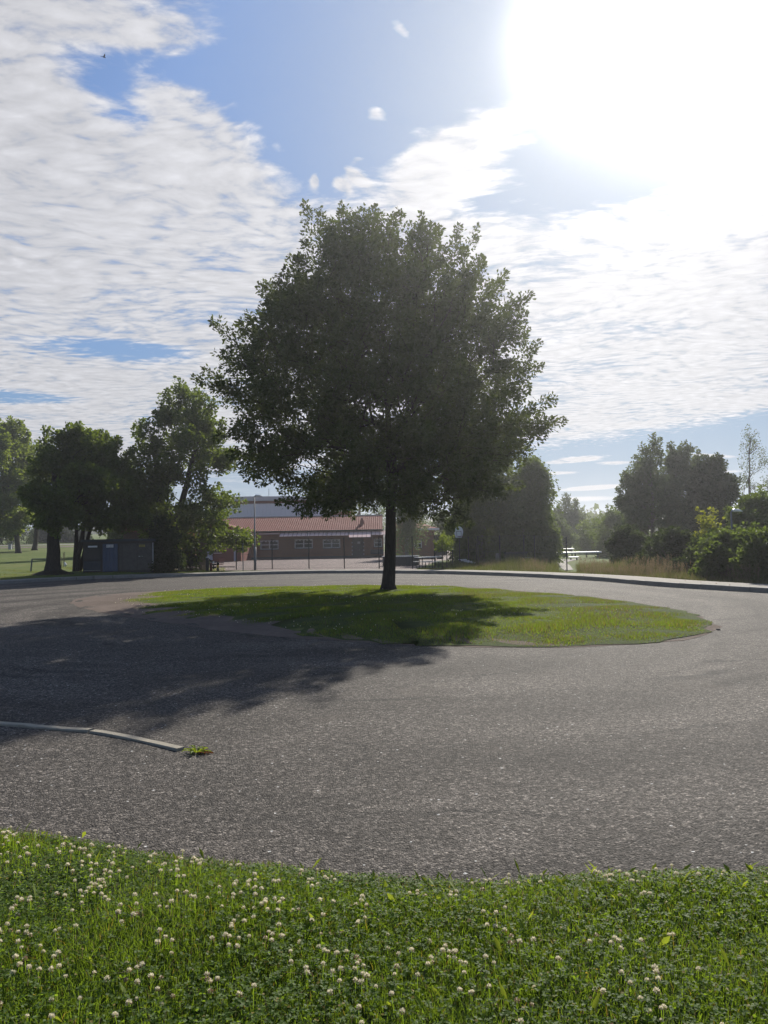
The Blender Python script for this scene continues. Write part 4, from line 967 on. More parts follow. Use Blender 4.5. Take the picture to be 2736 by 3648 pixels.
pathmask = ((qx > 1985) & (qx < 2050) & (s_ > 4)); X, Y, s_, qx = X[~pathmask], Y[~pathmask], s_[~pathmask], qx[~pathmask]
hh = (.10+.30*ss(s_, 1.5, 5)*ss(qx, 1500, 1800))*rng.uniform(.5, 1.4, len(X))*np.clip(1+.6*lownoise(X, Y, .8, 61), .3, 2)
mi = np.where(rng.uniform(size=len(X)) < .12+.18*ss(qx, 2000, 2300), 1, 0)
blades('meadow_grass', len(X), X, Y, height(X, Y)-.02, 'a', hh, .022, [M['meadow'], M['dry']], mi, label='rough uncut meadow grass behind the right pavement', lean=.3)
X, Y, s_ = scatter_between(5200, 1690, 2700, 2.6, 9)
qx = 1368+X/Y*FPX; cl = lownoise(X, Y, 1.1, 71); keep = (cl+.9*ss(qx, 2030, 2120)*(1-ss(qx, 2420, 2560)) > .55) & ~((qx > 1940) & (qx < 2060)); X, Y, qx = X[keep], Y[keep], qx[keep]; N = len(X)
hh = rng.uniform(.30, .72, N)*np.clip(1+.4*lownoise(X, Y, .9, 77), .5, 1.5); z_ = height(X, Y); la = rng.uniform(0, 6.28, N); ll = rng.uniform(.02, .22, N)
base = np.stack([X, Y, z_], 1); tipp = base+np.stack([np.cos(la)*ll, np.sin(la)*ll, hh], 1); sv = np.array([[.004, 0, 0]])
V1 = np.stack([base-sv, base+sv, tipp+sv*.6, tipp-sv*.6], 1).reshape(-1, 3); F1 = (np.arange(N)[:, None]*4+np.array([[0, 1, 2, 0, 2, 3]])).reshape(-1, 3)
pp = np.repeat(tipp, 5, 0)-np.stack([np.zeros(N*5), np.zeros(N*5), np.tile(np.arange(5)*.035, N)], 1); V2, F2 = leaf_arrays(pp, rng.normal(size=(N*5, 3))*.5+[0, 0, 1], rng.normal(size=(N*5, 3)), np.full(N*5, .075), np.full(N*5, .022), .2)
o = mesh_np('seeding_grass', np.concatenate([V1, V2]), np.concatenate([F1, F2+len(V1)]), M['dry']); tag(o, 'tall dry seeding grass heads in the meadow on the right', kind='stuff')
# lawn tufts close behind the left pavement
X, Y, s_ = scatter_between(26000, -150, 800, 1.9, 12); 
blades('lawn_grass', len(X), X, Y, height(X, Y)-.01, .03, .09, .02, [M['islegrass'], M['dry']], rng.choice([0, 1], len(X), p=[.9, .1]), label='short lawn grass behind the left pavement')

# descending path right
def strip(name, L_, R_, mat, label, up=.02, n=24):
    def rs_(P):
        P = [GT(*p) for p in P]; return catmull([(p.x, p.y) for p in P], max(.05, sum((P[i+1]-P[i]).length for i in range(len(P)-1))/n))[:n]
    A_, B_ = rs_(L_), rs_(R_); m_ = min(len(A_), len(B_)); vs = []; K = 6
    for i in range(m_):
        for k in range(K+1):
            p = A_[i]*(1-k/K)+B_[i]*(k/K); vs.append((p[0], p[1], gz(p[0], p[1])+up))
    fs = [(i*(K+1)+k, i*(K+1)+k+1, (i+1)*(K+1)+k+1, (i+1)*(K+1)+k) for i in range(m_-1) for k in range(K)]
    return tag(MB().add(vs, fs).build(name, mat, smooth=True), label, kind='structure')
strip('path', [(2012, 2034), (1992, 2018), (1965, 2001), (1935, 1993), (1900, 1988)], [(2043, 2031), (2033, 2018), (2020, 2004), (2055, 1995), (2070, 1989)], M['pave'], 'pale path running down into the valley on the right', .03)
# far lane on the left
lv = []
def band(name, y, wdt, x0, x1, mat, label):
    vs = []; xs = np.linspace(x0, x1, 20)
    for x in xs:
        for k in range(3): yy_ = y+wdt*k/2; vs.append((x, yy_, gz(x, yy_)+.03))
    fs = [(i*3+k, (i+1)*3+k, (i+1)*3+k+1, i*3+k+1) for i in range(19) for k in range(2)]
    return tag(MB().add(vs, fs).build(name, mat), label, kind='structure')
band('lane', 118, 7, -90, -38, M['playasphalt'], 'grey lane crossing beyond the left lawn')
band('lane', 135, 8, -90, -38, M['pave'], 'second pale lane beyond the hedge gap')

# ------------------------------------------------------------------ school
SY = 86.0; Z0 = .10
def sx(px, d=SY): return PD(px, 1930, d).x
def sz(px, py, d=SY): return PD(px, py, d).z
school = empty('school_building', (sx(1100), SY, Z0), 'long low brick school with red tiled roof and pink metal canopy', 'building')
OX, OY = school.location.x, school.location.y
def sb(name, mat, x0, x1, y0, y1, z0, z1, parent=school):
    o_ = MB().box(x0-OX, x1-OX, y0-OY, y1-OY, z0-Z0, z1-Z0).build(name, mat, parent); return o_
xl, xr = sx(640), sx(1366)
wz1 = 3.05
# wall built round its window and door openings
opens = [(927, 992, 1925, 1957), (1049, 1114, 1921, 1953), (1150, 1212, 1921, 1952), (1255, 1295, 1917, 1977), (1332, 1361, 1919, 1948)]
ox = []
mbw = MB(); cur = xl
for a_, b_, t_, bt in opens:
    X0, X1 = sx(a_), sx(b_); zt, zb = sz((a_+b_)/2, t_), sz((a_+b_)/2, bt)
    if bt > 1970: zb = Z0
    ox.append((X0, X1, zb, zt))
    mbw.box(cur-OX, X0-OX, 0, .3, -.2, wz1-Z0)
    mbw.box(X0-OX, X1-OX, 0, .3, zt-Z0, wz1-Z0)
    if zb > Z0+.01: mbw.box(X0-OX, X1-OX, 0, .3, -.2, zb-Z0)
    cur = X1
mbw.box(cur-OX, xr-OX, 0, .3, -.2, wz1-Z0); mbw.box(xr-.3-OX, xr-OX, .3, 9, -.2, wz1-Z0); mbw.box(xl-OX, xl+.3-OX, .3, 9, -.2, wz1-Z0); mbw.box(xl-OX, xr-OX, 9, 9.3, -.2, wz1-Z0)
mbw.build('wall', M['brick'], school)
sb('plinth', M['slate'], xl, xr, SY-.05, SY-.004, Z0-.1, Z0+.22)
def window(x0, x1, z0, z1, parent, ox_, oy_, oz_, yf, cols=2, rows=2, fm='white', lace=True, fw=.07):
    fr = MB(); d0_, d1_ = yf+.10, yf+.18
    xs = [x0+(x1-x0)*k/cols for k in range(cols+1)]
    for k, x in enumerate(xs):
        a_ = x0 if k == 0 else x-fw/2*1.4; b_ = a_+fw*1.4 if k == 0 else (x1 if k == cols else x+fw/2*1.4)
        if k == cols: a_ = x1-fw*1.4
        fr.box(a_-ox_, b_-ox_, d0_-oy_, d1_-oy_, z0-oz_, z1-oz_)
    for k in range(rows+1):
        zc_ = z0+(z1-z0)*k/rows; a_ = max(z0, zc_-fw/2) if k < rows else z1-fw; a_ = z0 if k == 0 else a_
        for c_ in range(cols):
            fr.box(xs[c_]+fw*.7-ox_, xs[c_+1]-fw*.7-ox_, d0_+.01-oy_, d1_-.01-oy_, a_-oz_, a_+fw-oz_)
    w = fr.build('window', M[fm], parent)
    for c_ in range(cols):
        for r_ in range(rows):
            MB().box(xs[c_]+.03-ox_, xs[c_+1]-.03-ox_, d0_+.03-oy_, d0_+.05-oy_, z0+(z1-z0)*r_/rows+.02-oz_, z0+(z1-z0)*(r_+1)/rows-.02-oz_).build('pane', M['glass'], w)
    MB().box(x0-.06-ox_, x1+.06-ox_, yf-.07-oy_, yf+.10-oy_, z0-.07-oz_, z0-.002-oz_).build('sill', M['slate'], w)
    if lace:
        lc = MB(); nsc = 5
        for k in range(nsc):
            cx_ = x0+(x1-x0)*(k+.5)/nsc; rr = (x1-x0)/nsc*.36
            pts = [(cx_-ox_+rr*math.cos(a), z1-.03-oz_+rr*1.1*min(0, math.sin(a))) for a in np.linspace(math.pi, 2*math.pi, 7)]
            lc.prism(pts, d0_-.03-oy_, d0_-.015-oy_)
        lc.build('curtain', M['white'], w)
    return w
for k, (X0, X1, zb, zt) in enumerate(ox):
    if k == 3:
        dr_ = sb('door', M['doordark'], X0+.06, X1-.06, SY+.12, SY+.18, Z0+.02, zt-.06)
        fr = MB(); fr.box(X0-OX, X0+.06-OX, .08, .2, 0, zt-Z0); fr.box(X1-.06-OX, X1-OX, .08, .2, 0, zt-Z0); fr.box(X0+.06-OX, X1-.06-OX, .08, .2, zt-.06-Z0, zt-Z0); fr.build('frame', M['slate'], dr_)
        sb('notice', M['lilac'], X0+.55, X0+.85, SY+.095, SY+.118, zt-.62, zt-.38, dr_)
        sb('handle', M['metal'], X0+.72, X0+.78, SY+.05, SY+.118, Z0+.82, Z0+.88, dr_)
        pn = MB()
        for q in (-1, 1):
            xc = (X0+X1)/2+q*(X1-X0)*.22
            for zz0, zz1 in ((.25, .75), (.95, 1.35)): pn.box(xc-.16-OX, xc+.16-OX, .10, .118, zz0, zz1)
        pn.build('panel', M['slate'], dr_)
        for q in range(4):
            for xx in (X0-.07, X1-.03): MB().box(xx-OX, xx+.10-OX, -.02, -.003, .3+q*.42, .45+q*.42).build('trim_block', M['lilac'], school)
    else:
        window(X0, X1, zb, zt, school, OX, OY, Z0, SY, cols=1 if k == 4 else 2)
# dark interior behind openings
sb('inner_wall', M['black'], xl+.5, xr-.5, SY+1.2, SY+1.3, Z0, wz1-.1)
# main tiled roof: real pantile corrugation, gable at the right end
ez, rz_ = 3.12, 4.78; ey0, ry = SY-.25, SY+5.2
rx0, rx1 = sx(640)-.3, sx(1362)
def pantile(name, x0, x1, y0, z0, y1, z1, mat, parent, o3, pitch=.24, courses=12):
    X = np.arange(x0, x1, pitch/4); prof = np.array([0, .035, .05, .02])
    vs = []; ys = []
    for c_ in range(courses):
        for e_ in (0, 1): t_ = (c_+e_)/courses; ys.append((t_, .03 if e_ == 0 else 0.0))
    for t_, lift in ys:
        y_ = y0+(y1-y0)*t_; z_ = z0+(z1-z0)*t_
        for i, x in enumerate(X): vs.append((x-o3[0], y_-o3[1], z_+lift+prof[i % 4]-o3[2]))
    n = len(X); fs = [(j*n+i, j*n+i+1, (j+1)*n+i+1, (j+1)*n+i) for j in range(len(ys)-1) for i in range(n-1)]
    o_ = MB().add(vs, fs).build(name, mat, parent); return tag(o_, kind='stuff')
o3 = (OX, OY, Z0)
roof = MB()
pr = [(ey0+.05, ez-.05), (ry, rz_-.05), (2*ry-ey0-.05, ez-.05)]
vs = [(x-OX, y-OY, z-Z0) for x in (rx0, rx1) for y, z in pr]
roof = roof.add(vs, [(0, 1, 2), (5, 4, 3), (0, 3, 4, 1), (1, 4, 5, 2), (0, 2, 5, 3)]).build('roof', M['redwood'], school)
rt = pantile('roof_tiles', rx0, rx1+.1, ey0, ez, ry, rz_, M['tile'], roof, o3)
MB().tube([(rx0-OX, ry-OY, rz_+.05-Z0), (rx1+.1-OX, ry-OY, rz_+.05-Z0)], .10, 6).build('ridge', M['ridge'], roof)
sb('verge_board', M['ridge'], rx1+.1, rx1+.16, ey0, ry, ez, ez+.02, roof).hide_render = False
gx0 = sx(640)
MB().tube([(gx0-OX, ey0-.08-OY, ez-.06-Z0), (rx1+.1-OX, ey0-.08-OY, ez-.06-Z0)], .075, 6).build('gutter', M['gutter'], roof)
# small vent chimney on the roof
vx, vy = sx(1289), SY+1.9; vz = ez+(rz_-ez)*((vy-ey0)/(ry-ey0))
ch = MB().box(vx-.22-OX, vx+.22-OX, vy-.2-OY, vy+.2-OY, vz-.2-Z0, vz+.42-Z0); ch.box(vx-.10-OX, vx+.10-OX, vy-.1-OY, vy+.1-OY, vz+.42-Z0, vz+.66-Z0); cho = ch.build('chimney', M['redwood'], roof)
MB().tube([(vx-OX, vy-OY, vz+.66-Z0), (vx-OX, vy-OY, vz+.74-Z0)], [.16, .13], 8).build('cap', M['ridge'], cho)
# pink sheet canopy with standing seams, each sheet a part
cx0, cx1 = sx(1000), sx(1378); ct = ez-.14; pitch_ = .47; can = empty('canopy', (0, 0, 0)); can.parent = school
doorx = (sx(1243), sx(1325)); k = 0; x = cx0; skew = .0
def quadbox(P, th=.03):
    return [(p[0]-OX, p[1]-OY, p[2]-Z0) for p in P]+[(p[0]-OX, p[1]-OY, p[2]-th-Z0) for p in P]
QF = [(0, 1, 2, 3), (7, 6, 5, 4), (0, 4, 5, 1), (1, 5, 6, 2), (2, 6, 7, 3), (3, 7, 4, 0)]
while x < cx1-.1:
    xa, xb = x+.02, min(x+pitch_-.02, cx1); deep = 1.95 if doorx[0] < x+.2 < doorx[1] else 1.25; drop = .42*deep/1.25
    P_ = [(xa, SY-.03, ct), (xa+.0, SY-deep, ct-drop), (xb, SY-deep, ct-drop), (xb, SY-.03, ct)]
    MB().add(quadbox(P_), QF).build('sheet', M['sheet'], can)
    MB().add(quadbox([(xa-.035, SY-.03, ct+.05), (xa-.035, SY-deep, ct-drop+.05), (xa-.002, SY-deep, ct-drop+.05), (xa-.002, SY-.03, ct+.05)], .09), QF).build('seam', M['redwood'], can)
    x += pitch_
for bx in (1100, 1165, 1243, 1325):
    xb = sx(bx); MB().tube([(xb-OX, -1.2, ct-.38-Z0), (xb-OX, -.1, ct-1.0-Z0)], .025, 5).tube([(xb-OX, -1.22, ct-.5-Z0), (xb-OX, -1.22, ct-.05-Z0)], .03, 5).build('bracket', M['darkmetal'], can)
lx0, lx1 = sx(660), sx(998)
x = lx0
while x < lx1:
    sb('edge_flashing', M['sheet'], x+.01, min(x+.9, lx1)-.01, SY-.55, SY-.03, ez-.32, ez-.20, can); x += .9
# benches/items under the last window
sb('wall_bench', M['slate'], sx(1320), sx(1366), SY-.6, SY-.15, Z0+.35, Z0+.85)

# gym block behind
gym = empty('gym_building', (sx(985, 97), 97, Z0), 'tall gym block with white cladding and grey roof edge behind the school', 'building')
gX, gY = gym.location.x, 97
def gb(name, mat, x0, x1, y0, y1, z0, z1, parent=gym):
    return MB().box(x0-gX, x1-gX, y0-gY, y1-gY, z0-Z0, z1-Z0).build(name, mat, parent)
ga, gb_ = PD(760, 1800, 97).x, PD(1166, 1800, 97).x
zf = sz(1000, 1768, 97); zf0 = sz(1000, 1783, 97); zb_ = sz(1000, 1793, 97); zw = sz(1000, 1842, 97)
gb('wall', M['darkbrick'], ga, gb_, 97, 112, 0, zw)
gb('brown_band', M['redwood'], ga, gb_, 97.02, 111.9, zb_, zf0)
npan = 30
for i in range(npan):
    a_ = ga+(gb_-ga)*i/npan; b2 = ga+(gb_-ga)*(i+1)/npan
    gb('cladding_panel', M['cladding'], a_+.012, b2-.012, 96.96, 97.3, zw, zb_)
rf = MB().prism([(ga-.4-gX, zf0-Z0), (gb_+.2-gX, zf0-.02-Z0), (gb_+.2-gX, zf-.42-Z0), (gb_-4.2-gX, zf-.05-Z0), (gb_-9-gX, zf+.02-Z0), (ga-.4-gX, zf+.03-Z0)], -.5, 15.5).build('roof', M['fascia'], gym)
MB().tube([(PD(958, 1760, 99).x-gX, 2, zf-Z0), (PD(958, 1760, 99).x-gX, 2, zf+1.1-Z0)], .03, 5).build('antenna', M['greypole'], gym)
ga2, gb2 = PD(1166, 1830, 96).x, PD(1255, 1830, 96).x
gb('side_wing', M['redwood'], ga2+.01, gb2, 96, 105, 0, sz(1210, 1822, 96))

# right wing of the school
wing = empty('school_wing', (sx(1480, 88), 88, Z0), 'second lower brick wing of the school right of the oak trunk', 'building')
wX, wY = wing.location.x, 88
wa, wb = PD(1392, 1900, 88).x, PD(1548, 1900, 88).x; wt = sz(1500, 1889, 88)
wx0, wx1 = PD(1475, 1930, 88).x, PD(1503, 1930, 88).x; wzb, wzt = sz(1490, 1951, 88), sz(1490, 1923, 88)
mb = MB()
mb.box(wa-wX, wx0-wX, 0, .3, -.1, wt-Z0); mb.box(wx1-wX, wb-wX, 0, .3, -.1, wt-Z0); mb.box(wx0-wX, wx1-wX, 0, .3, -.1, wzb-Z0); mb.box(wx0-wX, wx1-wX, 0, .3, wzt-Z0, wt-Z0); mb.box(wb-.3-wX, wb-wX, .3, 8, -.1, wt-Z0); mb.box(wa-wX, wb-.3-wX, 7.7, 8, -.1, wt-Z0)
mb.build('wall', M['brick'], wing)
window(wx0, wx1, wzb, wzt, wing, wX, wY, Z0, 88, lace=False)
MB().box(wa-.3-wX, wb+.5-wX, -.6, 8.4, wt-Z0+.002, wt+.2-Z0).build('fascia', M['white'], wing)
MB().add([(wa-wX, -.5, wt+.2-Z0), (wb+.4-wX, -.5, wt+.2-Z0), (wb+.4-wX, 8.3, wt+.2-Z0), (wa-wX, 8.3, wt+.2-Z0), (wa-wX, 4, wt+.95-Z0), (wb-1.4-wX, 4, wt+.95-Z0)], [(0, 1, 5, 4), (1, 2, 5), (2, 3, 4, 5), (3, 0, 4), (0, 3, 2, 1)]).build('roof', M['tile'], wing)
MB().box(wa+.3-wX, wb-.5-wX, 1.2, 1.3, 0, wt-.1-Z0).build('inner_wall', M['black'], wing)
ax0, ax1 = PD(1552, 1900, 92).x, PD(1592, 1900, 92).x
MB().box(ax0-wX, ax1-wX, 4, 9, -.1, 2.4).build('annex', M['slate'], wing)

# small orange house and hall to the left of the yard
hs = empty('small_house', (PD(610, 2000, 62).x, 62, .15), 'small house with a sunlit orange side wall behind the shed', 'building')
hx, hy = hs.location.x, 62
ha, hb = PD(440, 1950, 62).x, PD(644, 1950, 62).x; ht = PD(600, 1893, 62).z
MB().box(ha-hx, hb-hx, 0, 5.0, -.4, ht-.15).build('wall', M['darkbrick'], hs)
sw = MB()
for k in range(14): sw.box(hb-hx+.002, hb-hx+.03, .02+k*.357, .355+k*.357, -.3, ht-.17)
sw.build('side_boards', M['orange'], hs)
MB().prism([(ha-.4-hx, ht-.15), (hb+.35-hx, ht-.15), (hb+.35-hx, ht-.0), ((ha+hb)/2-hx, ht+1.3), (ha-.4-hx, ht)], -.4, 5.4).build('roof', M['redwood'], hs)
cn = MB(); cn.box(hb-hx-.12, hb-hx+.05, -.03, -.002, -.3, ht-.17); cn.build('corner_board', M['shedwall'], hs)
hl = empty('village_hall', (PD(760, 2000, 78).x, 78, .1), 'brown hall with lilac window frames left of the school yard', 'building')
lx, ly = hl.location.x, 78
la_, lb_ = PD(640, 1950, 78).x, PD(858, 1950, 78).x; lt = PD(760, 1896, 78).z
mb = MB(); segsx = [(640, 664), (705, 742), (757, 790), (830, 858)]
MB().box(la_-lx, lb_-lx, .05, 6, -.1, lt-.1).build('wall', M['redwood'], hl)
for a_, b_, t_, bt, mm in [(664, 671, 1905, 2010, 'lilac'), (671, 697, 1912, 2010, 'gl'), (697, 706, 1905, 2010, 'lilac'), (664, 706, 1899, 1907, 'lilac2'), (736, 757, 1912, 1995, 'lilac'), (757, 783, 1938, 1970, 'gl'), (757, 790, 1969, 1972, 'sheet'), (833, 841, 1955, 1998, 'lilac')]:
    X0, X1 = PD(a_, 1950, 78).x, PD(b_, 1950, 78).x; z1_, z0_ = PD((a_+b_)/2, t_, 78).z, max(.12, PD((a_+b_)/2, bt, 78).z)
    dep = {'gl': (.03, .049), 'lilac2': (-.05, .049), 'lilac': (-.03, .049), 'sheet': (-.02, .049)}[mm]
    MB().box(X0-lx, X1-lx, dep[0], dep[1], z0_-.1, z1_-.1).build('pane' if mm == 'gl' else ('ledge' if mm == 'sheet' else 'trim'), M['glass' if mm == 'gl' else mm.replace('2', '')], hl)
MB().prism([(la_-.4-lx, lt-.1), (lb_+.4-lx, lt-.1), (lb_+.4-lx, lt+.05), ((la_+lb_)/2-lx, lt+1.0), (la_-.4-lx, lt+.05)], -.5, 6.5).build('roof', M['tile'], hl)

# ------------------------------------------------------------------ low utility shed with the blue door
sd_ = 48.0; A = PD(295, 2040, sd_); yaw = math.radians(17)
rB = ray(548, 2030); e_ = Vector((math.cos(yaw), math.sin(yaw))); kx = rB.x/rB.y
wsh = (kx*A.y-A.x)/(e_.x-kx*e_.y)
def shx(px):
    r_ = ray(px, 2030); k0 = r_.x/r_.y; return (k0*A.y-A.x)/(e_.x-k0*e_.y)
hsh = PD(295, 1930, sd_).z-A.z; zsh = A.z
shed = empty('utility_shed', (A.x, sd_, zsh), 'low dark flat roofed shed with one blue ribbed door', 'shed', rz=yaw)
fx = shx
fzq = lambda py: (2040-py)/(2040-1930)*hsh
MB().box(0, wsh, .08, 2.2, -.6, hsh-.02).build('wall', M['shedwall'], shed)
MB().box(-.10, wsh+.12, -.14, 2.35, hsh-.02, hsh+.13).build('roof', M['slate'], shed)
def sp(name, mat, a_, b_, t_, bt, d0_=.0, d1_=.078, parent=shed):
    return MB().box(fx(a_), fx(b_), d0_, d1_, fzq(bt), fzq(t_)).build(name, M[mat], parent)
sp('panel', 'shedwall', 298, 360, 1939, 1997, .02)
sp('panel', 'slate', 299, 358, 2000, 2034, -.10)
sp('ledge', 'metal', 299, 358, 2032.5, 2033.6, -.14, -.102)
dr_ = MB()
pts = []; n = 4; x0_, x1_ = fx(366), fx(420); W_ = x1_-x0_
for k in range(n):
    a_ = x0_+W_*k/n; w_ = W_/n; pts += [(a_, .0), (a_+w_*.42, .0), (a_+w_*.55, .035), (a_+w_*.87, .035)]
pts += [(x1_, 0)]
vs = [(x, y-.02, z) for z in (fzq(2038), fzq(1939)) for x, y in pts]; npt = len(pts)
dr_.add(vs, [(i, i+1, npt+i+1, npt+i) for i in range(npt-1)]); dr_ = dr_.build('door', M['doorblue'], shed); dr_['label'] = 'blue ribbed metal door with a white sign'
MB().box(fx(411)-.04, fx(411)+.07, -.08, -.02, fzq(1994), fzq(1990)).build('handle', M['doorblue'], dr_)
sg = sp('sign', 'white', 379, 405, 1942, 1952, -.045, -.022, dr_)
def textobj(txt, size, loc, mat, parent, rot=(math.pi/2, 0, 0), name='lettering'):
    c = bpy.data.curves.new(name, 'FONT'); c.body = txt; c.size = size; c.align_x = 'CENTER'; c.align_y = 'CENTER'; c.extrude = .001; c.materials.append(mat)
    t_ = bpy.data.objects.new('t', c); C.objects.link(t_); bpy.context.view_layer.update(); me_ = bpy.data.meshes.new_from_object(t_.evaluated_get(bpy.context.evaluated_depsgraph_get())); me_.name = name; bpy.data.objects.remove(t_)
    o_ = bpy.data.objects.new(name, me_); C.objects.link(o_); o_.location = loc; o_.rotation_euler = rot; o_.parent = parent; return o_
textobj('NS 5034', .125, (fx(392), -.047, fzq(1947.2)), M['text'], dr_)
l_ = sp('wall_lamp', 'white', 314, 347, 1945, 1951, -.07, .018); 
for a_, b_ in ((425, 434), (437, 488), (490, 542)): sp('door' if a_ > 430 else 'panel', 'stain', a_, b_, 1939, 2036, .02)
sy_ = sp('sign', 'signyellow', 496, 517, 1944, 1952, -.01, .018)
for q_ in (1946.4, 1949.4): MB().box(fx(499), fx(514), -.014, -.0105, fzq(q_+.5), fzq(q_-.5)).build('text_line', M['text'], sy_)
sp('handle', 'metal', 494, 500, 1985, 1988, -.04, .018); sp('handle', 'metal', 505, 509, 1985, 1987, -.03, .018)
sp('corner_post', 'metal', 543.5, 547, 1937, 2036, -.03, .02)

# ------------------------------------------------------------------ fences
def fence(label, pts, hgt, group, mesh=True, top_rail=False, cell=.16):
    P = [GT(*p) for p in pts]; root = empty('wire_fence', P[0], label, 'fence', group); r0 = P[0]
    for p in P:
        q = p-r0; MB().tube([(q.x, q.y, q.z-.2), (q.x, q.y, q.z+hgt)], .035, 7).build('post', M['darkmetal'], root)
    mb = MB(); w = .0035
    for a_, b_ in zip(P[:-1], P[1:]):
        u = (b_-a_); L_ = math.hypot(u.x, u.y); e = Vector((u.x/L_, u.y/L_, 0)); zb0, zb1 = a_.z, b_.z
        def pt(s_, h_): return ((a_-r0)+e*s_).to_tuple()[:2]+((zb0+(zb1-zb0)*s_/L_)+h_-r0.z,)
        for hh_ in (.05, hgt*.5, hgt-.03):
            mb.add([pt(0, hh_-.006), pt(L_, hh_-.006), pt(L_, hh_+.006), pt(0, hh_+.006)], [(0, 1, 2, 3)])
        for sgn in (1, -1):
            s_ = -hgt
            while s_ < L_+hgt:
                s0, s1 = (s_, s_+hgt) if sgn > 0 else (s_+hgt, s_); h0, h1 = 0.03, hgt-.03
                # clip to the bay
                def clip(sA, hA, sB, hB):
                    o_ = []
                    for (p_, q_), (p2, q2) in (((sA, hA), (sB, hB)), ((sB, hB), (sA, hA))):
                        if p_ < 0: t_ = (0-p_)/(p2-p_+1e-9); q_ += (q2-q_)*t_; p_ = 0
                        if p_ > L_: t_ = (L_-p_)/(p2-p_+1e-9); q_ += (q2-q_)*t_; p_ = L_
                        o_.append((p_, q_))
                    return o_
                if max(s0, s1) > 0 and min(s0, s1) < L_:
                    (pa, ha_), (pb, hb2) = clip(s0, h0, s1, h1)
                    mb.add([pt(pa-w, ha_), pt(pa+w, ha_), pt(pb+w, hb2), pt(pb-w, hb2)], [(0, 1, 2, 3)])
                s_ += cell
    o_ = mb.build('wire_mesh', M['wire'], root); return root
fg = 'wire mesh fences of the school yard'
fence('long wire mesh fence with thin dark posts in front of the school', [(842, 2030), (970, 2028), (1101, 2026.5), (1227, 2026), (1351, 2026), (1470, 2026.5), (1549, 2024)], 2.05, fg)
fence('wire mesh fence turning back past the slim young trees', [(1549, 2012), (1606, 2009), (1638, 2007), (1670, 2005), (1698, 2004)], 2.0, fg)
fence('taller wire mesh fence in front of the weeping birches', [(1704, 2020), (1782, 2020), (1868, 2023), (1906, 2026), (2020, 2034)], 2.0, fg)

# ------------------------------------------------------------------ posts, lamps, barrier
def lamp(label, base_px, d, top_py, thick_py, hd=.35, headdir=1, base_z=None):
    b_ = PD(base_px[0], base_px[1], d); z0 = gz(b_.x, d) if base_z is None else base_z; t_ = PD(base_px[0], top_py, d).z-z0
    root = empty('street_lamp', (b_.x, d, z0), label, 'street lamp', 'street lamps')
    th = PD(base_px[0], thick_py, d).z-z0
    MB().tube([(0, 0, -.2), (0, 0, th)], .085, 10).build('base_tube', M['greypole'], root, True)
    MB().tube([(0, 0, th), (0, 0, th+.06), (0, 0, t_)], [.085, .05, .035], 8).build('pole', M['greypole'], root, True)
    s = headdir
    MB().tube([(0, 0, t_-.02), (s*.15, 0, t_+.03), (s*.3, 0, t_+.02)], .025, 6).build('arm', M['greypole'], root)
    hdm = MB(); hdm.tube([(s*.02, 0, t_+.04), (s*.12, 0, t_+.05), (s*.35, 0, t_+.035), (s*.52, 0, t_+.0)], [.02, .075, .065, .02], 8); hdm.build('lamp_head', M['lens'], root, True)
    return root
lamp('grey lamp post with thick base standing by the yard fence', (909, 2028), 52, 1768, 1948)
lamp('slim lamp post with bright head in front of the dark round tree at the right', (2613, 2076), 36, 1822, 2040, headdir=1)

def tubething(name, label, cat, px, d, parts, group=None):
    b_ = PD(px[0], px[1], d); z0 = gz(b_.x, d); root = empty(name, (b_.x, d, z0), label, cat, group)
    for nm, mt, fn in parts: fn(MB()).build(nm, M[mt], root)
    return root
# swing barrier at the yard entrance
bd = 52.0
bb = PD(752, 2028, bd); zb = gz(bb.x, bd); P = lambda px, py: (PD(px, py, bd).x-bb.x, 0, PD(px, py, bd).z-zb)
br = empty('swing_barrier', (bb.x, bd, zb), 'brown swing barrier with a white ball counterweight at the yard entrance', 'barrier')
MB().tube([(0, 0, -.1), (0, 0, P(752, 2005)[2])], .09, 8).build('post', M['rednet'], br)
MB().tube([P(739, 1989), P(760, 2004)], .05, 6).build('arm', M['darkmetal'], br)
mb = MB(); c_ = P(740, 1988); mb.tube([(c_[0], 0, c_[2]-.09), (c_[0], 0, c_[2]-.05), (c_[0], 0, c_[2]+.05), (c_[0], 0, c_[2]+.09)], [.04, .12, .12, .04], 10); mb.build('counterweight', M['white'], br, True)
mb = MB(); c_ = P(760, 2004); mb.tube([(c_[0], 0, c_[2]-.06), (c_[0], 0, c_[2]+.07)], .06, 8); mb.build('lock', M['lens'], br)
mb = MB(); c_ = P(761, 2012); mb.tube([(c_[0]-.22, 0, c_[2]), (c_[0]+.18, 0, c_[2]+.02)], .06, 6).tube([(c_[0]-.1, 0, c_[2]-.18), (c_[0]+.16, 0, c_[2]-.16)], .06, 6).tube([(c_[0], 0, c_[2]-.3), (c_[0], 0, c_[2])], .05, 6); mb.build('hinge', M['black'], br)
MB().tube([P(741, 2020), P(838, 2019.5)], .03, 6).build('rail', M['darkmetal'], br)
gp_ = PD(739, 2030, 51.6)
g1 = empty('gate_post', (gp_.x, 51.6, gz(gp_.x, 51.6)), 'dark gate post left of the swing barrier', 'post'); MB().box(-.09, .09, -.09, .09, -.1, .86).build('post', M['darkmetal'], g1); MB().box(-.11, .11, -.11, .11, .862, .89).build('cap', M['greypole'], g1)
sbp = PD(776, 2028, 51.5); z0 = gz(sbp.x, 51.5)
sbo = empty('bollard', (sbp.x, 51.5, z0), 'black bollard with a yellow band beside the swing barrier', 'bollard')
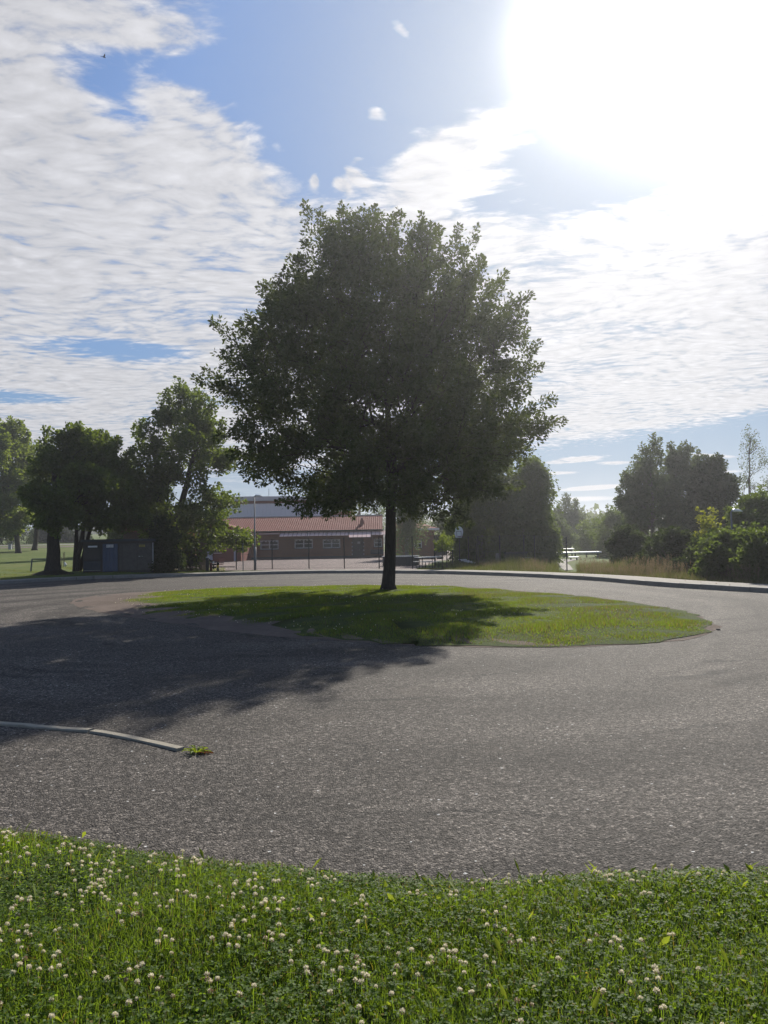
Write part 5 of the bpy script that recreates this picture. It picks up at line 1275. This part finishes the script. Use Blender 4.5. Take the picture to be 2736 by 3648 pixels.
MB().tube([(0, 0, -.1), (0, 0, .22)], .075, 10).build('post', M['black'], sbo, True); MB().tube([(0, 0, .222), (0, 0, .40)], .078, 10).build('yellow_band', M['yellow'], sbo, True); MB().tube([(0, 0, .402), (0, 0, .62)], .075, 10).build('post_top', M['black'], sbo, True)
bk = PD(787, 2000, 66); mbx = empty('waste_basket', (bk.x, 66, .1), 'reddish wire waste basket on the school yard', 'basket')
mb = MB()
for k in range(12):
    a_ = k*math.pi/6; mb.tube([(.2*math.cos(a_), .2*math.sin(a_), .02), (.24*math.cos(a_), .24*math.sin(a_), .55)], .012, 4)
mb.build('wires', M['rednet'], mbx)
mb = MB()
for z_ in (.03, .3, .55): 
    r_ = .2+.04*z_/.55; mb.tube([(r_*math.cos(a), r_*math.sin(a), z_) for a in np.linspace(0, 2*math.pi, 13)], .015, 4)
mb.build('rings', M['rednet'], mbx)
wpst = PD(866, 2028, 51.5); o = empty('sign_post', (wpst.x, 51.5, gz(wpst.x, 51.5)), 'thin grey post between the fence end and the lamp post', 'post'); MB().tube([(0, 0, -.1), (0, 0, 1.75)], .03, 7).build('pole', M['greypole'], o); MB().tube([(0, 0, 1.752), (0, 0, 1.79)], .04, 7).build('cap', M['greypole'], o)
# wooden gate boards by the bush
wg = PD(725, 2032, 54); o = empty('plank_screen', (wg.x, 54, gz(wg.x, 54)), 'weathered vertical plank screen beside the dark bush', 'fence')
for k, px in enumerate((712, 718, 724, 730, 735)):
    x_ = PD(px, 2000, 54).x-wg.x; MB().box(x_-.045, x_+.045, -.02+.006*k, .02+.006*k, -.1, 1.95+.05*math.sin(k*2)).build('plank', M['oldwood'], o)
for z_ in (.4, 1.5): MB().box(-.28, .26, .052, .09, z_, z_+.09).build('rail', M['oldwood'], o)

# concrete post near the birches
cp = PD(1773, 2012, 56); o = empty('marker_post', (cp.x, 56, gz(cp.x, 56)), 'pale concrete marker post in the grass under the birches', 'post')
MB().prism([(-.11, -.1), (.11, -.1), (.11, .72), (.06, .78), (-.06, .78), (-.11, .72)], -.1, .1).build('shaft', M['granite'], o); MB().box(-.13, .13, -.13, .13, -.1, .05).build('foot', M['granite'], o)
# low metal barrier on the left lawn
q0, q1 = GT(109, 2037), GT(180, 2036); o = empty('tube_barrier', q0, 'low grey tube barrier on the lawn left of the thick trunk', 'barrier')
e_ = q1-q0; hh_ = .82
MB().tube([(0, 0, -.1), (.10, 0, hh_)], .05, 8).build('leg', M['greypole'], o); MB().tube([(.10, 0, hh_-.02), (e_.x-.1, e_.y, hh_-.02)], .035, 6).build('rail', M['greypole'], o); MB().tube([(e_.x, e_.y, -.1), (e_.x-.1, e_.y, hh_)], .05, 8).build('leg', M['greypole'], o)
# staked sapling with white guard
sp_ = GT(226, 2018); o = empty('tree_stakes', sp_, 'pair of brown tree stakes with a white guard right of the thick trunk', 'tree stakes')
for dx_, hh_ in ((-.0, 1.0), (.09, 1.05), (-.14, .7)): MB().tube([(dx_, 0, -.1), (dx_, 0, hh_)], .022, 6).build('stake', M['oldwood'], o)
mb = MB(); mb.tube([(.12, 0, 0), (.18, -.03, .12), (.10, 0, .25), (.08, 0, .32)], [.07, .1, .07, .03], 7).build('guard', M['white'], o)
# earth mound under the thick trunk
mc = PD(190, 2040, 47); n = 22; vs = [(0, 0, .34)]
for k, (r_, z_) in enumerate(((.45, .30), (.9, .12), (1.5, -.05))):
    vs += [(r_*(1+.12*rng.normal())*math.cos(2*math.pi*i/n), r_*.8*math.sin(2*math.pi*i/n), z_) for i in range(n)]
fs = [(0, 1+i, 1+(i+1) % n) for i in range(n)]+[(1+k*n+i, 1+(k+1)*n+i, 1+(k+1)*n+(i+1) % n, 1+k*n+(i+1) % n) for k in range(2) for i in range(n)]
o = MB().add(vs, fs).build('earth_mound', M['dirt'], None, True, (mc.x, 47, gz(mc.x, 47)-.02)); tag(o, 'dark earth mound round the foot of the thick trunk', kind='structure')
# far pole and cabinet across the lane
fp = PD(43, 1945, 112); z0 = gz(fp.x, 112)
o = empty('lamp_mast', (fp.x, 112, z0), 'thin grey mast in front of the far left hedge', 'mast'); MB().tube([(0, 0, -.1), (0, 0, 4.6)], .07, 7).build('pole', M['greypole'], o); MB().tube([(0, 0, 4.602), (0, 0, 4.7)], .09, 7).build('cap', M['greypole'], o)
fp = PD(36, 1945, 111); z0 = gz(fp.x, 111)
o = empty('cable_cabinet', (fp.x, 111, z0), 'small pale cable cabinet beside the far left mast', 'cabinet'); MB().box(-.2, .2, -.15, .15, -.1, .75).build('body', M['fascia'], o); MB().box(-.24, .24, -.19, .19, .752, .8).build('lid', M['greypole'], o); MB().box(-.17, .17, -.16, -.152, .05, .7).build('door', M['lilac'], o)

# ------------------------------------------------------------------ yard furniture
# round staved pen
td = 55.0; tc_ = PD(1429, 2014, td); r_ = 66*td/FPX
pen = empty('round_pen', (tc_.x, td+r_, .11), 'round dark wooden pen with pale rim behind the oak trunk', 'pen')
ns = 28
for k in range(ns):
    a0, a1 = 2*math.pi*k/ns+.012, 2*math.pi*(k+1)/ns-.012
    pts = [(rr*math.cos(a), rr*math.sin(a)) for rr, a in ((r_, a0), (r_, a1), (r_-.06, a1), (r_-.06, a0))]
    MB().add([(x, y, z) for z in (0, .64) for x, y in pts], [(0, 3, 2, 1), (4, 5, 6, 7)]+[(i, (i+1) % 4, 4+(i+1) % 4, 4+i) for i in range(4)]).build('stave', M['stave'], pen)
    if k % 2 == 0:
        a0, a1 = 2*math.pi*k/ns+.01, 2*math.pi*(k+2)/ns-.01
        pts = [(rr*math.cos(a), rr*math.sin(a)) for rr, a in ((r_+.05, a0), (r_+.05, a1), (r_-.14, a1), (r_-.14, a0))]
        MB().add([(x, y, z) for z in (.643, .69) for x, y in pts], [(0, 3, 2, 1), (4, 5, 6, 7)]+[(i, (i+1) % 4, 4+(i+1) % 4, 4+i) for i in range(4)]).build('rim_board', M['fascia'] , pen)
# picnic table: top and two benches on bent tube legs
pd_ = 49.5; pc = PD(1523, 2024, pd_); pt_ = empty('picnic_table', (pc.x, pd_, gz(pc.x, pd_)), 'pale topped picnic table with two benches on tube legs', 'picnic table', rz=math.radians(22))
for k in range(4): MB().box(-.75, .75, -.36+k*.185, -.195+k*.185, .70, .735).build('table_board', M['white'], pt_)
for y_ in (-.72, .62):
    MB().box(-.62, .62, y_-.05, y_+.08, .42, .45).build('bench_board', M['white'], pt_); MB().box(-.62, .62, y_+.10, y_+.2, .42, .45).build('bench_board', M['white'], pt_)
for x_ in (-.45, .45):
    MB().tube([(x_, -.68, .41), (x_, -.72, .2), (x_, -.6, .02), (x_, 0, .02), (x_, .6, .02), (x_, .74, .2), (x_, .68, .41)], .025, 6).tube([(x_, -.2, .02), (x_, -.25, .69)], .025, 6).tube([(x_, .2, .02), (x_, .25, .69)], .025, 6).build('leg', M['darkmetal'], pt_)
# five slanting pale benches
bl = ['first and largest', 'second', 'third', 'fourth', 'last and smallest']
for k, (px, py, ln) in enumerate([(1648, 1992, 26), (1657, 1996, 26), (1667, 2000, 25), (1675, 2004, 21), (1685, 2008, 15)]):
    d_ = 60-k*1.6; c_ = PD(px, py, d_); z0 = gz(c_.x, d_); L_ = ln*d_/FPX
    o = empty('bench', (c_.x, d_, z0), f'pale bench, {bl[k]} of the slanting row left of the birch trunk', 'bench', 'pale benches in a slanting row', rz=math.radians(12))
    zt = max(.22, c_.z-z0)
    for q in (0, 1): MB().box(-L_/2, L_/2, -.2+q*.21, -.01+q*.21, zt-.05, zt).build('seat_board', M['white'], o)
    for s_ in (-1, 1): MB().box(s_*L_*.36-.04, s_*L_*.36+.04, -.15, .15, -.05, zt-.052).build('leg', M['stave'], o)
# basketball board (back view)
hd_ = 55.5; hc = PD(1634, 1897, hd_); z0 = gz(hc.x, hd_)
o = empty('basketball_hoop', (hc.x, hd_, z0), 'basketball hoop with a white fan shaped board under the weeping birch', 'basketball hoop', rz=math.radians(35))
zc_ = hc.z-z0
fan = [(-.27, -.36), (.27, -.36)]+[(.40*math.cos(a), .04+.40*math.sin(a)) for a in np.linspace(-.15, math.pi+.15, 14)]
MB().prism([(x, z+zc_) for x, z in fan], -.02, .02).build('backboard', M['white'], o)
sq = MB()
for a_ in ((-.22, -.19, -.28, .1), (.19, .22, -.28, .1)): sq.box(a_[0], a_[1], -.032, -.022, zc_+a_[2], zc_+a_[3])
sq.box(-.19, .19, -.032, -.022, zc_+.07, zc_+.10); sq.box(-.19, .19, -.032, -.022, zc_-.28, zc_-.25); sq.build('target_square', M['rednet'], o)
MB().tube([(.22*math.cos(a), -.28+.22*math.sin(a), zc_-.3) for a in np.linspace(0, 2*math.pi, 15)], .012, 5).build('rim', M['rednet'], o)
MB().tube([(0, .75, -.1), (0, .75, zc_-.5), (0, .55, zc_-.15), (0, .03, zc_-.1)], .05, 8).build('pole', M['darkmetal'], o)
# boulders
for k, (px, py, s_) in enumerate([(1505, 1984, .34), (1516, 1985, .3), (1528, 1984, .42), (1541, 1985, .36), (1567, 1985, .4)]):
    p_ = PD(px, py, 73); V_ = IV*np.array([s_, s_*.8, s_*.55])*(1+.22*rng.normal(size=(len(IV), 1)))
    nm = ['leftmost small boulder', 'second boulder from the left', 'largest pale boulder in the middle', 'fourth boulder from the left', 'dark boulder apart from the others'][k]
    o = mesh_np('boulder', V_+[0, 0, s_*.3], IF, M['rock' if k < 4 else 'stave']); o.location = (p_.x, 73, .1); tag(o, nm+' along the yard edge behind the picnic table', 'boulder', 'boulders at the yard edge')
# small net frame / bench in the grass
fr_ = PD(1868, 2020, 52); o = empty('metal_bench', (fr_.x, 52, gz(fr_.x, 52)), 'narrow metal bench on one dark post in the grass by the fence', 'bench'); MB().box(-.1, .45, -.15, .15, .50, .54).build('seat', M['greypole'], o); MB().box(-.04, .04, -.04, .04, -.1, .498).build('leg', M['darkmetal'], o)
ct_ = PD(1838, 2012, 57); o = empty('dark_container', (ct_.x, 57, gz(ct_.x, 57)), 'low dark green container under the right weeping birch', 'container'); MB().box(-.75, .75, -.4, .4, -.1, .72).build('body', M['darkmetal'], o); MB().box(-.8, .8, -.46, .44, .722, .79).build('lid', M['slate'], o); MB().box(-.6, .6, -.43, -.402, .15, .2).build('handle', M['greypole'], o)

# long rail and boards down by the path
rd = 80.0
def board_thing(name, label, cat, a_, b_, py0, py1, d, group=None, mat='white', posts=3, wdt=.5, th=.09, part='board'):
    p0, p1 = PD(a_, py0, d), PD(b_, py1, d); z0 = gz(p0.x, d); o_ = empty(name, (p0.x, d, z0), label, cat, group)
    dz_ = p1.z-p0.z; L_ = p1.x-p0.x
    top0 = p0.z-z0
    MB().add([(0, -wdt/2, top0), (L_, -wdt/2, top0+dz_), (L_, wdt/2, top0+dz_+.03), (0, wdt/2, top0+.03), (0, -wdt/2, top0-th), (L_, -wdt/2, top0+dz_-th), (L_, wdt/2, top0+dz_-th+.03), (0, wdt/2, top0-th+.03)], [(0, 1, 2, 3), (7, 6, 5, 4), (0, 4, 5, 1), (1, 5, 6, 2), (2, 6, 7, 3), (3, 7, 4, 0)]).build(part, M[mat], o_)
    for k in range(posts):
        x_ = L_*(k+.3)/(posts-.4); zt = top0+dz_*x_/L_-th-.002
        if zt > .03: MB().box(x_-.05, x_+.05, -.08, .08, -.15, zt).build('leg', M['darkmetal'], o_)
    return o_
board_thing('long_rail', 'long white rail stretching across the path below the trees', 'rail', 1917, 2141, 1970, 1964.5, rd, posts=6, wdt=.4, th=.13, part='rail')
tb = 'white topped tables beyond the long rail'
for a_, b_, y_, dd_, lab in [(1943, 1961, 1955, 88, 'left white table top furthest back above the rail'), (1967, 1998, 1956, 87, 'middle white table top furthest back above the rail'), (2008, 2044, 1955, 88, 'right white table top furthest back above the rail'), (1978, 2030, 1967, 83, 'white table top lying just above the long rail'), (2027, 2061, 1984, 76, 'low white table top below the long rail on the right'), (1945, 1966, 1980, 77, 'small white table top below the long rail'), (1921, 1975, 1986, 74, 'lowest white table top left of the path')]:
    board_thing('table', lab, 'table', a_, b_, y_, y_-.5, dd_, tb, posts=2, wdt=.7, th=.07, part='top')
rp = PD(1911, 1982, 79); o = empty('brick_pillar', (rp.x, 79, gz(rp.x, 79)), 'red pillar with a white cap at the left end of the long rail', 'pillar')
hh_ = PD(1911, 1959, 79).z-gz(rp.x, 79); MB().box(-.2, .2, -.2, .2, -.2, hh_).build('shaft', M['rednet'], o); MB().prism([(-.24, hh_+.002), (.24, hh_+.002), (.24, hh_+.06), (0, hh_+.14), (-.24, hh_+.06)], -.24, .24).build('cap', M['white'], o)

# ------------------------------------------------------------------ bird
bpn = PD(370, 204, 60); o = empty('bird', bpn, 'small dark bird flying high in the upper left sky', 'bird', rz=.6)
# real body and wings
mbb = MB(); mbb.tube([(-.14, 0, 0), (-.08, 0, .01), (0, 0, .015), (.08, 0, .01), (.13, 0, .015), (.16, 0, .01)], [.012, .03, .042, .032, .02, .004], 8); mbb.build('body', M['bird'], o, True)
for s_ in (-1, 1):
    MB().add([(.05, s_*.03, .02), (.07, s_*.14, .10), (.0, s_*.30, .15), (-.04, s_*.14, .09), (-.05, s_*.03, .02), (.0, s_*.14, .11)], [(0, 1, 5), (1, 2, 5), (2, 3, 5), (3, 4, 5), (4, 0, 5)]).build('wing', M['bird'], o)
MB().add([(-.12, -.01, 0), (-.12, .01, 0), (-.24, .05, 0), (-.24, -.05, 0), (-.18, 0, .012)], [(0, 1, 4), (1, 2, 4), (2, 3, 4), (3, 0, 4)]).build('tail', M['bird'], o)

# small dark chip beside the island and fallen leaves on the pavement
for px, py in ((2560, 2245),):
    p_ = GP(px, py, 0); V_ = IV*np.array([.05, .03, .018])*(1+.2*rng.normal(size=(len(IV), 1))); o = mesh_np('stone', V_+[0, 0, .012], IF, M['slate']); o.location = p_; tag(o, 'small dark stone on the asphalt at the right tip of the island', 'stone')
idx = [int(v) for v in rng.uniform(0, len(KL)-1, 90)]
P_ = np.array([[*(KL[i]+nor2[i]*rng.uniform(.2, 1.6)), .17] for i in idx]); P_ = P_[P_[:, 0] > 2]
V_, F_ = leaf_arrays(P_, rng.normal(size=P_.shape)*[1, 1, .1], np.tile([0, 0, 1.], (len(P_), 1)), rng.uniform(.06, .12, len(P_)), rng.uniform(.04, .08, len(P_)), .25)
o = mesh_np('fallen_leaves', V_, F_, M['deadleaf']); tag(o, 'scattered brown fallen leaves on the right pavement', kind='stuff')

# ------------------------------------------------------------------ haze: thin air, added to stand in for the lens-flare veil too
me = bpy.data.meshes.new('haze'); bx = MB().box(-700, 700, -200, 900, -3.5, 26); me.from_pydata(bx.v, [], bx.f); me.update()
hzo = bpy.data.objects.new('haze', me); C.objects.link(hzo); tag(hzo, 'thin haze in the air that also stands in for the lens flare veil', kind='stuff')
hm = bpy.data.materials.new('haze'); hm.use_nodes = True; ht_ = NT(hm.node_tree); hm.node_tree.nodes.clear()
ho = ht_.n('ShaderNodeOutputMaterial'); pv = ht_.n('ShaderNodeVolumePrincipled'); pv.inputs['Color'].default_value = (.93, .95, 1, 1); pv.inputs['Density'].default_value = .00068; pv.inputs['Anisotropy'].default_value = .76
ht_.t.links.new(pv.outputs[0], ho.inputs['Volume']); me.materials.append(hm)
